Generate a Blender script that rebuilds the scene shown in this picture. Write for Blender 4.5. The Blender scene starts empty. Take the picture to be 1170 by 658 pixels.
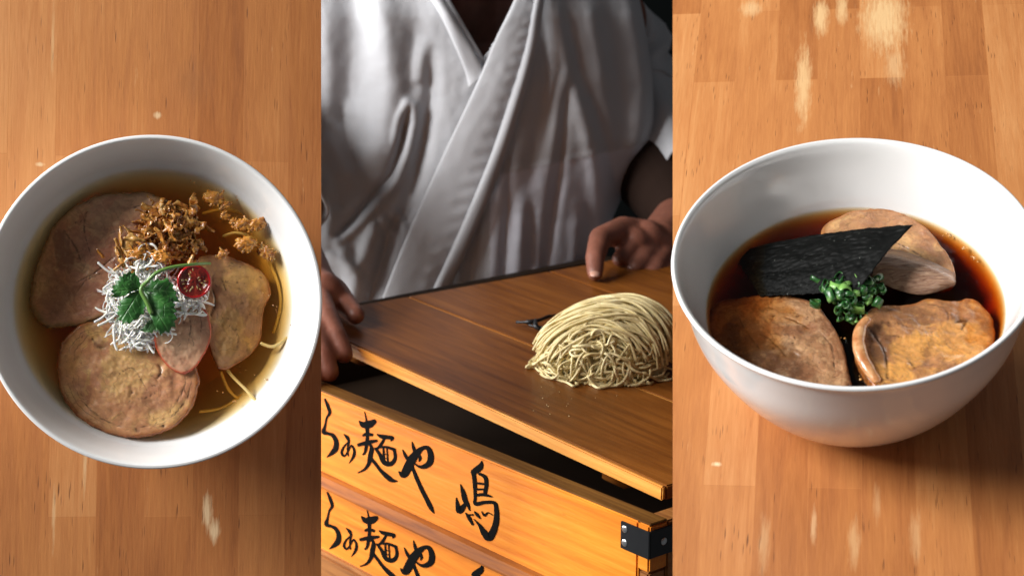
import bpy, bmesh, math, random
from mathutils import Vector, Matrix, noise
from mathutils.geometry import interpolate_bezier
random.seed(7)
PI = math.pi
scn = bpy.context.scene
COL = scn.collection
W = bpy.data.worlds.new("World"); scn.world = W; W.use_nodes = True
W.node_tree.nodes['Background'].inputs[0].default_value = (0.95, 0.97, 1, 1)
W.node_tree.nodes['Background'].inputs[1].default_value = 0.10

# ------------------------------------------------------------------ camera and viewing geometry
PITCH = math.radians(13.8); FPX = 1957.0
CAM = Vector((0, 0, 1.5))
R_ = Vector((1, 0, 0)); F_ = Vector((0, math.cos(PITCH), -math.sin(PITCH))); U_ = Vector((0, math.sin(PITCH), math.cos(PITCH)))
def ray(x, y): return R_*((x-585)/FPX) + U_*((329-y)/FPX) + F_
def at(x, y, d): return CAM + ray(x, y)*d                       # a point seen at x,y that is d metres deep
def hit(x, y, o, n):
    r = ray(x, y); return CAM + r*((o-CAM).dot(n)/r.dot(n))
cd = bpy.data.cameras.new('camera'); co = bpy.data.objects.new('camera', cd); COL.objects.link(co)
co.location = CAM; co.rotation_euler = (math.radians(90)-PITCH, 0, 0)
cd.sensor_width = 36; cd.lens = 36*FPX/1170; cd.clip_end = 50; cd.clip_start = 0.05
cd.dof.use_dof = True; cd.dof.focus_distance = 1.14; cd.dof.aperture_fstop = (cd.lens/1000)/0.0050
scn.camera = co
scn.view_settings.view_transform = 'Standard'; scn.view_settings.look = 'None'

# ------------------------------------------------------------------ object helpers
def tag(o, label=None, cat=None, group=None, kind=None):
    if label: o['label'] = label
    if cat: o['category'] = cat
    if group: o['group'] = group
    if kind: o['kind'] = kind
    return o
def obj(name, bm, mat, parent=None, M=None, smooth=True):
    me = bpy.data.meshes.new(name); bm.normal_update(); bm.to_mesh(me); bm.free()
    if smooth:
        for p in me.polygons: p.use_smooth = True
    if isinstance(mat, (list, tuple)):
        for m in mat: me.materials.append(m)
    else: me.materials.append(mat)
    o = bpy.data.objects.new(name, me); COL.objects.link(o)
    if parent: o.parent = parent
    if M is not None: o.matrix_local = M
    return o
def empty(name, M, label, cat, group=None):
    o = bpy.data.objects.new(name, None); COL.objects.link(o); o.empty_display_size = .02
    o.matrix_world = M
    return tag(o, label, cat, group)
def frame(o, x, y, z):
    M = Matrix((x, y, z)).transposed().to_4x4(); M.translation = o; return M
def auto_smooth(o, ang=35):
    me = o.data
    me.shade_smooth() if hasattr(me, 'shade_smooth') else None
    try: me.set_sharp_from_angle(angle=math.radians(ang))
    except Exception: pass
def catmull(pts, n=6, closed=False):
    out = []; N = len(pts)
    rng = range(N if closed else N-1)
    for i in rng:
        if closed: p0, p1, p2, p3 = pts[(i-1) % N], pts[i], pts[(i+1) % N], pts[(i+2) % N]
        else: p0, p1, p2, p3 = pts[max(i-1, 0)], pts[i], pts[i+1], pts[min(i+2, N-1)]
        for k in range(n):
            t = k/n
            out.append(tuple(0.5*((2*b)+(-a+c)*t+(2*a-5*b+4*c-d)*t*t+(-a+3*b-3*c+d)*t**3) for a, b, c, d in zip(p0, p1, p2, p3)))
    if not closed: out.append(tuple(pts[-1]))
    return out
def lathe(bm, prof, n=96):
    rings = []
    for r, z in prof:
        if r < 1e-6: rings.append([bm.verts.new((0, 0, z))])
        else: rings.append([bm.verts.new((r*math.cos(2*PI*i/n), r*math.sin(2*PI*i/n), z)) for i in range(n)])
    for a, b in zip(rings, rings[1:]):
        if len(a) == 1 and len(b) == 1: continue
        for i in range(n):
            j = (i+1) % n
            if len(a) == 1: bm.faces.new((a[0], b[j], b[i]))
            elif len(b) == 1: bm.faces.new((a[i], a[j], b[0]))
            else: bm.faces.new((a[i], a[j], b[j], b[i]))
def tube(bm, pts, rad, n=8, flat=1.0, cap=True, upv=None):
    pts = [Vector(p) for p in pts]; N = len(pts)
    if not hasattr(rad, '__len__'): rad = [rad]*N
    rings = []; prev = None
    for i, p in enumerate(pts):
        t = (pts[min(i+1, N-1)]-pts[max(i-1, 0)])
        if t.length < 1e-9: t = Vector((0, 0, 1))
        t.normalize()
        if prev is None:
            a = upv or (Vector((0, 0, 1)) if abs(t.z) < .9 else Vector((1, 0, 0)))
            u = (a - t*a.dot(t)).normalized()
        else:
            u = prev - t*prev.dot(t)
            u = u.normalized() if u.length > 1e-6 else t.orthogonal().normalized()
        prev = u; v = t.cross(u)
        rings.append([bm.verts.new(p + (u*math.cos(2*PI*k/n)*flat + v*math.sin(2*PI*k/n))*rad[i]) for k in range(n)])
    for a, b in zip(rings, rings[1:]):
        for k in range(n): bm.faces.new((a[k], a[(k+1) % n], b[(k+1) % n], b[k]))
    if cap:
        for rg, s, pt, tt in ((rings[0], -1, pts[0], pts[0]-pts[1]), (rings[-1], 1, pts[-1], pts[-1]-pts[-2])):
            r = rad[0] if s < 0 else rad[-1]
            tip = bm.verts.new(pt + (tt.normalized()*r*.6 if tt.length > 1e-9 else Vector((0, 0, 0))))
            for k in range(n):
                f = (rg[k], rg[(k+1) % n], tip)
                bm.faces.new(f if s > 0 else f[::-1])
def capsule(bm, a, b, ra, rb, n=18):
    a, b = Vector(a), Vector(b); d = b-a; L = max(d.length, 1e-5); t = d/L
    pts = []; rs = []
    for k in range(5):
        th = PI/2*(1-k/5); pts.append(a - t*ra*math.sin(th)*.999); rs.append(max(ra*math.cos(th), ra*.05))
    pts.append(a); rs.append(ra); pts.append(b); rs.append(rb)
    for k in range(1, 6):
        th = PI/2*k/5; pts.append(b + t*rb*math.sin(th)); rs.append(max(rb*math.cos(th), rb*.05))
    tube(bm, pts, rs, n)
def boxm(bm, x0, x1, y0, y1, z0, z1, bev=0):
    b2 = bmesh.new(); bmesh.ops.create_cube(b2, size=1)
    for v in b2.verts: v.co = Vector(((x0+x1)/2+v.co.x*(x1-x0), (y0+y1)/2+v.co.y*(y1-y0), (z0+z1)/2+v.co.z*(z1-z0)))
    if bev: bmesh.ops.bevel(b2, geom=b2.edges[:], offset=bev, segments=2, affect='EDGES')
    me = bpy.data.meshes.new('t'); b2.to_mesh(me); b2.free(); bm.from_mesh(me); bpy.data.meshes.remove(me)
def seg_dist(p, a, b):
    ax, ay = a; bx, by = b; dx, dy = bx-ax, by-ay; L = dx*dx+dy*dy
    t = 0 if L == 0 else max(0, min(1, ((p[0]-ax)*dx+(p[1]-ay)*dy)/L))
    return math.hypot(p[0]-ax-t*dx, p[1]-ay-t*dy), t
def poly_dist(p, pl):
    best = 1e9; bt = 0; n = len(pl)-1
    for i in range(n):
        d, t = seg_dist(p, pl[i][:2], pl[i+1][:2])
        if d < best: best = d; bt = (i+t)/n
    return best, bt
def inside(p, poly):
    c = False; j = len(poly)-1
    for i in range(len(poly)):
        if (poly[i][1] > p[1]) != (poly[j][1] > p[1]) and p[0] < (poly[j][0]-poly[i][0])*(p[1]-poly[i][1])/(poly[j][1]-poly[i][1])+poly[i][0]: c = not c
        j = i
    return c

# ------------------------------------------------------------------ material helpers
class Mat:
    def __init__(s, name, rough=.5, base=(.8, .8, .8), **kw):
        s.m = bpy.data.materials.new(name); s.m.use_nodes = True; s.t = s.m.node_tree; s.N = s.t.nodes; s.L = s.t.links
        s.b = s.N['Principled BSDF']; s.out = s.N['Material Output']
        s.b.inputs['Base Color'].default_value = (*base, 1); s.b.inputs['Roughness'].default_value = rough
        for k, v in kw.items(): s.b.inputs[k.replace('_', ' ')].default_value = v
        s._tc = None
    def n(s, typ, props=None, **ins):
        nd = s.N.new(typ)
        for k, v in (props or {}).items(): setattr(nd, k, v)
        for k, v in ins.items():
            k = k.replace('_', ' ')
            if k.startswith('i') and k[1:].isdigit(): k = int(k[1:])
            s.put(nd.inputs[k], v)
        return nd
    def put(s, inp, v):
        if isinstance(v, bpy.types.NodeSocket): s.L.new(v, inp)
        elif isinstance(v, (tuple, list)) and len(v) == 3 and inp.type == 'RGBA': inp.default_value = (*v, 1)
        else: inp.default_value = v
    def co(s, scale=(1, 1, 1), rot=(0, 0, 0), loc=(0, 0, 0)):
        if not s._tc: s._tc = s.n('ShaderNodeTexCoord')
        return s.n('ShaderNodeMapping', Vector=s._tc.outputs['Object'], Scale=scale, Rotation=rot, Location=loc).outputs[0]
    def noise(s, vec, scale=5, detail=4, rough=.5, dist=0):
        return s.n('ShaderNodeTexNoise', Vector=vec, Scale=scale, Detail=detail, Roughness=rough, Distortion=dist).outputs['Fac']
    def ramp(s, fac, stops, interp='LINEAR'):
        nd = s.n('ShaderNodeValToRGB', Fac=fac); cr = nd.color_ramp; cr.interpolation = interp
        while len(cr.elements) < len(stops): cr.elements.new(.5)
        for e, (p, c) in zip(cr.elements, stops):
            e.position = p; e.color = (*c, 1) if hasattr(c, '__len__') else (c, c, c, 1)
        return nd.outputs[0]
    def math(s, op, a, b=0.0, clamp=False): return s.n('ShaderNodeMath', {'operation': op, 'use_clamp': clamp}, i0=a, i1=b).outputs[0]
    def mix(s, fac, a, b, mode='MIX'):
        nd = s.n('ShaderNodeMix', {'data_type': 'RGBA', 'blend_type': mode})
        s.put(nd.inputs[0], fac); s.put(nd.inputs[6], a); s.put(nd.inputs[7], b); return nd.outputs[2]
    def attr(s, name): return s.n('ShaderNodeAttribute', {'attribute_name': name}).outputs['Fac']
    def bump(s, h, strength=.3, dist=.001):
        nd = s.n('ShaderNodeBump', Height=h, Strength=strength, Distance=dist); s.L.new(nd.outputs[0], s.b.inputs['Normal']); return nd.outputs[0]
    def color(s, c): s.put(s.b.inputs['Base Color'], c)

def ellipse_mask(m, cx, cy, rx, ry, soft, nz):
    v = m.co(scale=(1/rx, 1/ry, 0), loc=(-cx/rx, -cy/ry, 0))
    L = m.n('ShaderNodeVectorMath', {'operation': 'LENGTH'}, i0=v).outputs['Value']
    L = m.math('ADD', L, m.math('MULTIPLY', m.math('SUBTRACT', nz, .5), 1.5))
    return m.ramp(L, [(max(0, .62-soft), 1), (min(1, .62+soft), 0)])

def table_wood(name, patches, off=0.0, gloss=.42):
    m = Mat(name, gloss)
    v = m.co(scale=(1, 1, 1), rot=(0, 0, PI/2), loc=(off, off*.37, 0))
    br = m.n('ShaderNodeTexBrick', {'offset': .37, 'offset_frequency': 2}, Vector=v, Color1=(0, 0, 0), Color2=(1, 1, 1), Mortar=(.45, .45, .45), Scale=1.0, Mortar_Size=.00025, Mortar_Smooth=.2, Bias=0.0, Brick_Width=.24, Row_Height=.031)
    tone = br.outputs['Color']
    g1 = m.noise(m.co(scale=(26, 1.6, 26), loc=(off, 0, 0)), 5, 6, .62, .9)
    g2 = m.noise(m.co(scale=(110, 7, 110), loc=(off, 1, 0)), 6, 4, .6)
    big = m.noise(m.co(scale=(7, 3.0, 7), loc=(off*2, 0, 0)), 2, 3, .5, .6)
    fac = m.math('ADD', m.math('MULTIPLY', tone, .29), m.math('ADD', m.math('MULTIPLY', g1, .42), m.math('ADD', m.math('MULTIPLY', g2, .22), m.math('MULTIPLY', big, .32))))
    c = m.ramp(fac, [(.30, (.22, .066, .016)), (.50, (.40, .140, .038)), (.68, (.52, .205, .062)), (.9, (.66, .31, .115))])
    # open pores of the timber: short dark flecks along the grain
    pore = m.n('ShaderNodeTexVoronoi', {'feature': 'F1'}, Vector=m.co(scale=(1, .085, 1), rot=(0, 0, 0.02)), Scale=520.0, Randomness=1.0)
    pm = m.math('MULTIPLY', m.ramp(pore.outputs['Distance'], [(.10, 1), (.24, 0)]), m.ramp(m.noise(m.co(scale=(14, 5, 1)), 4, 3), [(.48, 0), (.64, 1)]))
    c = m.mix(m.math('MULTIPLY', pm, .78), c, (.10, .032, .010))
    nz = m.noise(m.co(scale=(170, 22, 1)), 3, 5, .65)
    sc = m.noise(m.co(scale=(60, 5, 1), loc=(3, off, 0)), 4, 4, .7)
    c = m.mix(m.math('MULTIPLY', m.ramp(sc, [(.66, 0), (.76, 1)]), .45), c, (.75, .46, .22))
    for (cx, cy, rx, ry, st, colr) in patches:
        c = m.mix(m.math('MULTIPLY', ellipse_mask(m, cx, cy, rx, ry, .34, nz), st), c, colr)
    m.color(c)
    m.b.inputs['Coat Weight'].default_value = .12; m.b.inputs['Coat Roughness'].default_value = .3
    m.put(m.b.inputs['Roughness'], m.ramp(g1, [(.3, gloss+.14), (.7, gloss-.04)]))
    m.bump(m.math('SUBTRACT', m.math('ADD', g2, m.math('MULTIPLY', g1, .5)), pm), .22, .0006)
    return m.m

def ceramic():
    m = Mat('white_glaze', .16, (.86, .86, .85), Coat_Weight=.5, Coat_Roughness=.06)
    m.bump(m.noise(m.co(), 26, 2, .4), .05, .002)
    return m.m
CERAMIC = ceramic()

# ================================================================== LEFT: bowl seen from straight above
rl = ray(177, 343.5).normalized()
ZL = (-rl*math.cos(math.radians(4.0)) + U_*math.sin(math.radians(4.0))).normalized()
XL = (R_ - ZL*R_.dot(ZL)).normalized(); YL = ZL.cross(XL)
HL = .076; RL = .105
cl = CAM + ray(177, 343.5)*(RL/191*FPX)
OL = cl - ZL*HL
ML = frame(OL, XL, YL, ZL); MLi = ML.inverted()
def pL(x, y, z):                                               # a place on the bowl's own horizontal plane at height z
    return MLi @ hit(x, y, OL+ZL*z, ZL)
def board(name, P, Mx, corners, th, mat):
    bm = bmesh.new()
    top = [bm.verts.new(c) for c in corners[0]]; bot = [bm.verts.new(c) for c in corners[1]]
    n = len(top)
    bm.faces.new(top); bm.faces.new(bot[::-1])
    for i in range(n): bm.faces.new((top[i], bot[i], bot[(i+1) % n], top[(i+1) % n]))
    bmesh.ops.recalc_face_normals(bm, faces=bm.faces[:])
    o = obj(name, bm, mat, M=Mx, smooth=False); return o
a1 = pL(367, -60, 0); a2 = pL(367, 720, 0)
woodL = table_wood('oiled_oak_left', [
    (pL(237, 585, 0).x, pL(237, 585, 0).y, .0040, .0150, .9, (.86, .62, .36)),
    (pL(245, 607, 0).x, pL(245, 607, 0).y, .0042, .0100, .9, (.86, .62, .36)),
    (pL(97, 535, 0).x, pL(97, 535, 0).y, .0016, .020, .7, (.75, .50, .26)),
    (pL(62, 555, 0).x, pL(62, 590, 0).y, .0014, .026, .6, (.75, .50, .26)),
    (pL(180, 132, 0).x, pL(180, 132, 0).y, .0035, .0028, .8, (.80, .58, .33)),
    (pL(46, 188, 0).x, pL(46, 188, 0).y, .0040, .0018, .8, (.80, .58, .33)),
    (pL(222, 95, 0).x, pL(222, 95, 0).y, .0150, .022, .35, (.27, .105, .04)),
    (pL(60, 60, 0).x, pL(60, 50, 0).y, .0014, .030, .5, (.72, .46, .22))], 0.013)
xl0 = -.36
o = board('table', None, ML, ([Vector((xl0, a2.y, 0)), Vector((a2.x, a2.y, 0)), Vector((a1.x, a1.y, 0)), Vector((xl0, a1.y, 0))],
          [Vector((xl0, a2.y, -.022)), Vector((a2.x-.012, a2.y, -.022)), Vector((a1.x-.012, a1.y, -.022)), Vector((xl0, a1.y, -.022))]), .022, woodL)
tag(o, 'oiled wooden table top under the golden broth bowl', 'table')

def bowl(name, M, prof_out, prof_in, label, foot):
    root = empty(name, M, label, 'bowl')
    bm = bmesh.new(); lathe(bm, prof_out+prof_in, 128)
    bmesh.ops.remove_doubles(bm, verts=bm.verts[:], dist=1e-6); bmesh.ops.recalc_face_normals(bm, faces=bm.faces[:])
    obj('bowl_body', bm, CERAMIC, root)
    bm = bmesh.new(); r, h = foot
    lathe(bm, [(r-.006, h+.002), (r-.006, .0012), (r-.0045, 0), (r-.0015, 0), (r, .0015), (r+.001, h+.002)], 96)
    obj('foot_ring', bm, CERAMIC, root)
    return root
def sample_prof(pts, n=6): return [(max(0, a), b) for a, b in catmull(pts, n)]
SZL = .046
outL = sample_prof([(0, .0065), (.030, .0065), (.040, .008), (.060, .018), (.084, .040), (.0975, .062), (.1035, .0735), (.1050, .0762)])
inL = sample_prof([(.1050, .0762), (.1040, .0768), (.1020, .0758), (.0980, .0672), (.0888, .046), (.072, .026), (.050, .0140), (.030, .0105), (0, .0100)])
bowl('ramen_bowl', ML, outL, inL[1:], 'white bowl of golden clear broth seen from straight above', (.036, .007))

def broth(name, M, prof_in, z, label, absorb, dens, scat, sdens, droplets, tint=(1, 1, 1), aniso=.5):
    rad = None; pts = [(r, h) for r, h in prof_in if h < z]
    ring = [(r, h) for r, h in prof_in if h >= z]
    r1, h1 = ring[-1]; r2, h2 = pts[0]; rs = r2+(r1-r2)*(z-h2)/(h1-h2)
    prof = [(0, z)] + [(rs*k/10, z) for k in range(1, 9)]+[(rs-.0012, z), (rs+.0004, z+.0007)] + [(r+.0006, h-.0006) for r, h in pts[:-1]] + [(0, pts[-1][1]-.0006)]
    bm = bmesh.new(); lathe(bm, prof, 96); bmesh.ops.recalc_face_normals(bm, faces=bm.faces[:])
    m = Mat(name+'_liquid'); m.N.remove(m.b)
    v = m.co()
    wv = m.noise(v, 45, 3, .5)
    dr = m.n('ShaderNodeTexVoronoi', {'feature': 'F1'}, Vector=v, Scale=droplets)
    dm = m.math('MULTIPLY', m.ramp(dr.outputs['Distance'], [(.16, 1), (.22, 0)]), m.ramp(dr.outputs['Color'], [(.50, 0), (.56, 1)]))
    bp = m.n('ShaderNodeBump', Height=m.math('ADD', m.math('MULTIPLY', wv, .9), m.math('MULTIPLY', dm, .35)), Strength=.35, Distance=.0012).outputs[0]
    gl = m.n('ShaderNodeBsdfGlossy', Color=(1, 1, 1), Roughness=.05, Normal=bp)
    tr = m.n('ShaderNodeBsdfTransparent', Color=tint)
    fr = m.n('ShaderNodeFresnel', IOR=1.36, Normal=bp)
    geo = m.n('ShaderNodeNewGeometry')
    ff = m.math('MULTIPLY', m.math('MULTIPLY', fr.outputs[0], .60), m.math('SUBTRACT', 1.0, geo.outputs['Backfacing']))
    mx = m.n('ShaderNodeMixShader', i0=ff, i1=tr.outputs[0], i2=gl.outputs[0])
    m.L.new(mx.outputs[0], m.out.inputs['Surface'])
    ab = m.n('ShaderNodeVolumeAbsorption', Color=absorb, Density=dens)
    sc = m.n('ShaderNodeVolumeScatter', Color=scat, Density=sdens, Anisotropy=aniso)
    ad = m.n('ShaderNodeAddShader', i0=ab.outputs[0], i1=sc.outputs[0])
    m.L.new(ad.outputs[0], m.out.inputs['Volume'])
    o = obj(name, bm, m.m, M=M); return tag(o, label, 'broth'), rs
broth('broth', ML, inL, SZL, 'clear golden amber broth filling the overhead bowl', (.976, .70, .0), 78, (.95, .60, .08), 2.5, 420, aniso=.3)

# ------------------------------------------------------------------ pork
def pork_mat(name, pink, tan, fat, rimc, ring=1.0, fib=1.0, gloss=.3, speck=.5):
    pink, tan, fat = [(c[0]*1.04, c[1]*.95, c[2]*.80) for c in (pink, tan, fat)]
    m = Mat(name, gloss)
    v = m.co()
    wob = m.n('ShaderNodeVectorMath', {'operation': 'SCALE'}, i0=m.n('ShaderNodeTexNoise', Vector=v, Scale=42.0, Detail=4.0, Roughness=.6).outputs['Color'], Scale=.030).outputs[0]
    vw = m.n('ShaderNodeVectorMath', {'operation': 'ADD'}, i0=v, i1=wob).outputs[0]
    n1 = m.noise(vw, 34, 6, .62, .9); n2 = m.noise(v, 330, 5, .62, .4); n5 = m.noise(v, 120, 5, .6, .8)
    vo = m.n('ShaderNodeTexVoronoi', {'feature': 'DISTANCE_TO_EDGE'}, Vector=vw, Scale=44.0)
    fibre = m.n('ShaderNodeTexWave', {'wave_type': 'BANDS', 'bands_direction': 'DIAGONAL'}, Vector=vw, Scale=78.0, Distortion=7.0, Detail=3.0, Detail_Scale=2.0).outputs['Fac']
    c = m.mix(m.ramp(n1, [(.36, 0), (.66, 1)]), pink, tan)
    c = m.mix(m.ramp(m.noise(vw, 24, 4, .6, .8), [(.50, 0), (.58, .95)]), c, fat)
    c = m.mix(m.ramp(m.noise(vw, 52, 4, .6, .6), [(.36, .55), (.46, 0)]), c, tuple(x*.62 for x in pink))
    c = m.mix(m.math('MULTIPLY', m.attr('lean'), .85), c, tuple(x*.50 for x in pink))
    c = m.mix(m.math('MULTIPLY', m.attr('fatty'), .90), c, fat)
    c = m.mix(m.ramp(n5, [(.30, .40), (.48, 0)]), c, tuple(x*.50 for x in pink))
    c = m.mix(m.ramp(n5, [(.55, 0), (.80, .45)]), c, tuple(min(1, x*1.3+.03) for x in fat))
    c = m.mix(m.math('MULTIPLY', m.ramp(fibre, [(.0, .9), (.55, 0)]), .34*fib), c, tuple(x*.55 for x in pink))
    c = m.mix(m.math('MULTIPLY', m.ramp(vo.outputs['Distance'], [(0, 1), (.035, 0)]), m.ramp(m.noise(v, 48, 2), [(.50, 0), (.60, .45)])), c, tuple(x*.35 for x in tan))
    c = m.mix(m.ramp(n2, [(.56, 0), (.78, .35*fib)]), c, tuple(min(1, x*1.3+.05) for x in fat))
    rim = m.attr('rim')
    rn = m.math('ADD', rim, m.math('MULTIPLY', m.math('SUBTRACT', n1, .5), .20))
    wv = m.math('SINE', m.math('MULTIPLY', rn, 74.0))
    rm = m.math('MULTIPLY', m.ramp(wv, [(.84, 0), (.98, 1)]), m.ramp(rim, [(.60, 0), (.80, .6*ring)]))
    rm = m.math('MULTIPLY', rm, m.ramp(m.noise(v, 60, 3, .6), [(.47, 0), (.56, 1)]))
    c = m.mix(rm, c, tuple(x*.20 for x in tan))
    rn2 = m.math('ADD', rim, m.math('MULTIPLY', m.math('SUBTRACT', n5, .5), .16))
    c = m.mix(m.ramp(rn2, [(.91, 0), (.985, 1)]), c, rimc)
    c = m.mix(m.math('MULTIPLY', m.ramp(rn2, [(.95, 0), (1.0, 1)]), m.ramp(n2, [(.45, 0), (.55, .8)])), c, tuple(x*.4 for x in rimc))
    sp = m.noise(v, 300, 3, .6)
    c = m.mix(m.math('MULTIPLY', m.ramp(sp, [(.64, 0), (.70, 1)]), speck), c, (.07, .028, .012))
    c = m.mix(m.math('MULTIPLY', m.attr('crack'), .75), c, (.045, .018, .008))
    m.color(c)
    m.b.inputs['Subsurface Weight'].default_value = .35; m.b.inputs['Subsurface Radius'].default_value = (.003, .0014, .0008); m.b.inputs['Subsurface Scale'].default_value = 1.0
    m.b.inputs['Coat Weight'].default_value = .30; m.b.inputs['Coat Roughness'].default_value = .10
    m.put(m.b.inputs['Roughness'], m.ramp(n2, [(.3, gloss-.04), (.7, gloss+.22)]))
    m.bump(m.math('ADD', m.math('ADD', m.math('MULTIPLY', n2, .6), m.math('ADD', n5, m.math('MULTIPLY', fibre, .25*fib))), m.math('MULTIPLY', rm, -.6)), .26, .0009)
    return m.m
def slice_mesh(pts, th, zf, cracks=(), bumps=.0012, seed=0, rings=52, nseg=9, spots=()):
    """pts: outline on the broth plane; zf(x,y): height of the top surface; th: thickness"""
    out = catmull([(p.x, p.y) for p in pts], nseg, True); n = len(out)
    cx = sum(p[0] for p in out)/n; cy = sum(p[1] for p in out)/n
    bm = bmesh.new(); la = bm.verts.layers.float.new('rim'); lc = bm.verts.layers.float.new('crack'); lfat = bm.verts.layers.float.new('fatty'); ldk = bm.verts.layers.float.new('lean')
    def nz(x, y, s, k): return noise.noise(Vector((x*s+seed*3.1, y*s-seed, k)))
    c0 = None; R = []
    for i in range(rings+1):
        f = i/rings; row = []
        if i == 0: 
            v = bm.verts.new((cx, cy, zf(cx, cy))); v[la] = 0; c0 = v; continue
        for k, (x, y) in enumerate(out):
            jag = 1+(.018*nz(x, y, 330, 2)+.022*nz(x, y, 95, 5))*f
            px, py = cx+(x-cx)*f*jag, cy+(y-cy)*f*jag
            z = zf(px, py) + bumps*(nz(px, py, 60, 0)+.6*nz(px, py, 170, 1)+.3*nz(px, py, 420, 3))
            e = max(0, (f-.965)/.035); z -= (1-math.sqrt(max(0, 1-e*e)))*th*.22
            ck = 0
            for cr, w, dep in cracks:
                d, t = poly_dist((px, py), cr)
                d += .0009*abs(nz(px, py, 420, 9)) ; w2 = w*.85
                a = math.exp(-(d/(w2*(.35+.65*math.sin(PI*min(1, max(0, t*.94+.03))))))**2) if d < 4*w else 0
                ck = max(ck, a); z -= dep*a
            v = bm.verts.new((px, py, z)); v[la] = f; v[lc] = min(1, ck*1.15); row.append(v)
            for (sx, sy, rx, ry, an, kd, amt) in spots:
                ca, sa = math.cos(an), math.sin(an); qx, qy = ((px-sx)*ca+(py-sy)*sa)/rx, (-(px-sx)*sa+(py-sy)*ca)/ry
                e2_ = math.hypot(qx, qy)+.45*nz(px, py, 75, 11)+.22*nz(px, py, 240, 12)
                g_ = max(0, min(1, (1.12-e2_)/.20))*amt
                if kd == 'f': v[lfat] = max(v[lfat], g_)
                else: v[ldk] = max(v[ldk], g_)
        R.append(row)
    for k in range(n): bm.faces.new((c0, R[0][k], R[0][(k+1) % n]))
    for a, b in zip(R, R[1:]):
        for k in range(n): bm.faces.new((a[k], b[k], b[(k+1) % n], a[(k+1) % n]))
    last = R[-1]
    for g, (sc, dz) in enumerate(((1.006, .6), (.99, .9), (.95, 1.0))):
        row = []
        for k, v0 in enumerate(R[-1]):
            x, y = v0.co.x, v0.co.y
            v = bm.verts.new((cx+(x-cx)*sc, cy+(y-cy)*sc, zf(x, y)-th*dz)); v[la] = 1; row.append(v)
        for k in range(n): bm.faces.new((last[k], row[k], row[(k+1) % n], last[(k+1) % n]))
        last = row
    bm.faces.new(last[::-1])
    bmesh.ops.recalc_face_normals(bm, faces=bm.faces[:])
    return bm
def plane_z(p, z0, gx=0, gy=0, dome=0):
    return lambda x, y: z0 + gx*(x-p[0]) + gy*(y-p[1]) - dome*((x-p[0])**2+(y-p[1])**2)
def pork(name, M, pf, z, outline, th, tilt, mat, cracks, label, seed, dome=0, bumps=.0012, spots=()):
    pts = [pf(x, y, z) for x, y in outline]
    cx = sum(p.x for p in pts)/len(pts); cy = sum(p.y for p in pts)/len(pts)
    ck = []
    for pl, w, dep in cracks: ck.append(([tuple(pf(x, y, z)[:2]) for x, y in catmull(pl, 4)], w, dep))
    rc = random.Random(seed*13)
    hw = max(abs(p.x-cx) for p in pts); hh = max(abs(p.y-cy) for p in pts)
    for k in range(9):
        a = rc.uniform(0, 2*PI); r = rc.uniform(.25, .90) if k < 4 else rc.uniform(.78, .93); da = rc.uniform(.10, .42); wv = rc.uniform(-.12, .12)
        ln = []
        for j in range(7):
            t = j/6; rr = r+wv*t+.03*math.sin(t*5+k); ln.append((cx+hw*rr*math.cos(a+da*t), cy+hh*rr*math.sin(a+da*t)))
        ck.append((ln, rc.uniform(.00025, .0005), rc.uniform(.0002, .0005)))
    sp = []
    for (x, y, rx, ry, an, kd, amt) in spots:
        p = pf(x, y, z); qx = abs(pf(x+rx, y, z).x-p.x); qy = abs(pf(x, y+ry, z).y-p.y); sp.append((p.x, p.y, qx, qy, an, kd, amt))
    bm = slice_mesh(pts, th, plane_z((cx, cy), z, *tilt, dome), ck, bumps, seed, spots=sp)
    for v in bm.verts: v.co -= Vector((cx, cy, 0))
    o = obj(name, bm, mat, M=M @ Matrix.Translation((cx, cy, 0)))
    return tag(o, label, 'pork slice', 'slices of roast pork laid in the soup')
PK_ROLL = pork_mat('rolled_pork', (.50, .235, .145), (.56, .32, .155), (.66, .44, .20), (.34, .10, .018), 1.0, .8, .34, .3)
PK_PINK = pork_mat('pink_pork', (.47, .205, .140), (.54, .29, .185), (.62, .40, .26), (.28, .14, .04), .15, .9, .34, .1)
PK_PALE = pork_mat('pale_pork', (.58, .31, .22), (.64, .40, .28), (.74, .54, .40), (.56, .075, .020), .1, .5, .30, .05)
PK_TAN = pork_mat('tan_pork', (.50, .27, .16), (.54, .31, .15), (.64, .40, .16), (.30, .10, .02), .4, .6, .30, .5)
pork('pork_slice', ML, pL, SZL+.0000, [(90, 232), (120, 222), (160, 220), (188, 228), (204, 246), (200, 280), (178, 316), (146, 345), (112, 364), (80, 373), (50, 372), (35, 352), (36, 322), (45, 290), (58, 262), (72, 245)],
     .007, (.115, -.01), PK_PINK, [([(88, 322), (108, 312), (122, 300), (136, 290)], .0007, .0010), ([(86, 340), (96, 322), (112, 314), (130, 308)], .0006, .0008), ([(72, 262), (86, 282), (92, 298)], .0009, .0006), ([(100, 238), (96, 262), (104, 292)], .0006, .0003)],
     'large pinkish slice of roast pork at the upper left under the fried onions', 1, spots=[(72, 290, 10, 24, .2, 'd', .9), (62, 340, 16, 22, 0, 'd', .5), (105, 345, 26, 20, 0, 'd', .35), (170, 238, 26, 12, 0, 'f', .5), (120, 250, 22, 26, 0, 'f', .25), (50, 300, 9, 40, 0, 'f', .3)])
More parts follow.
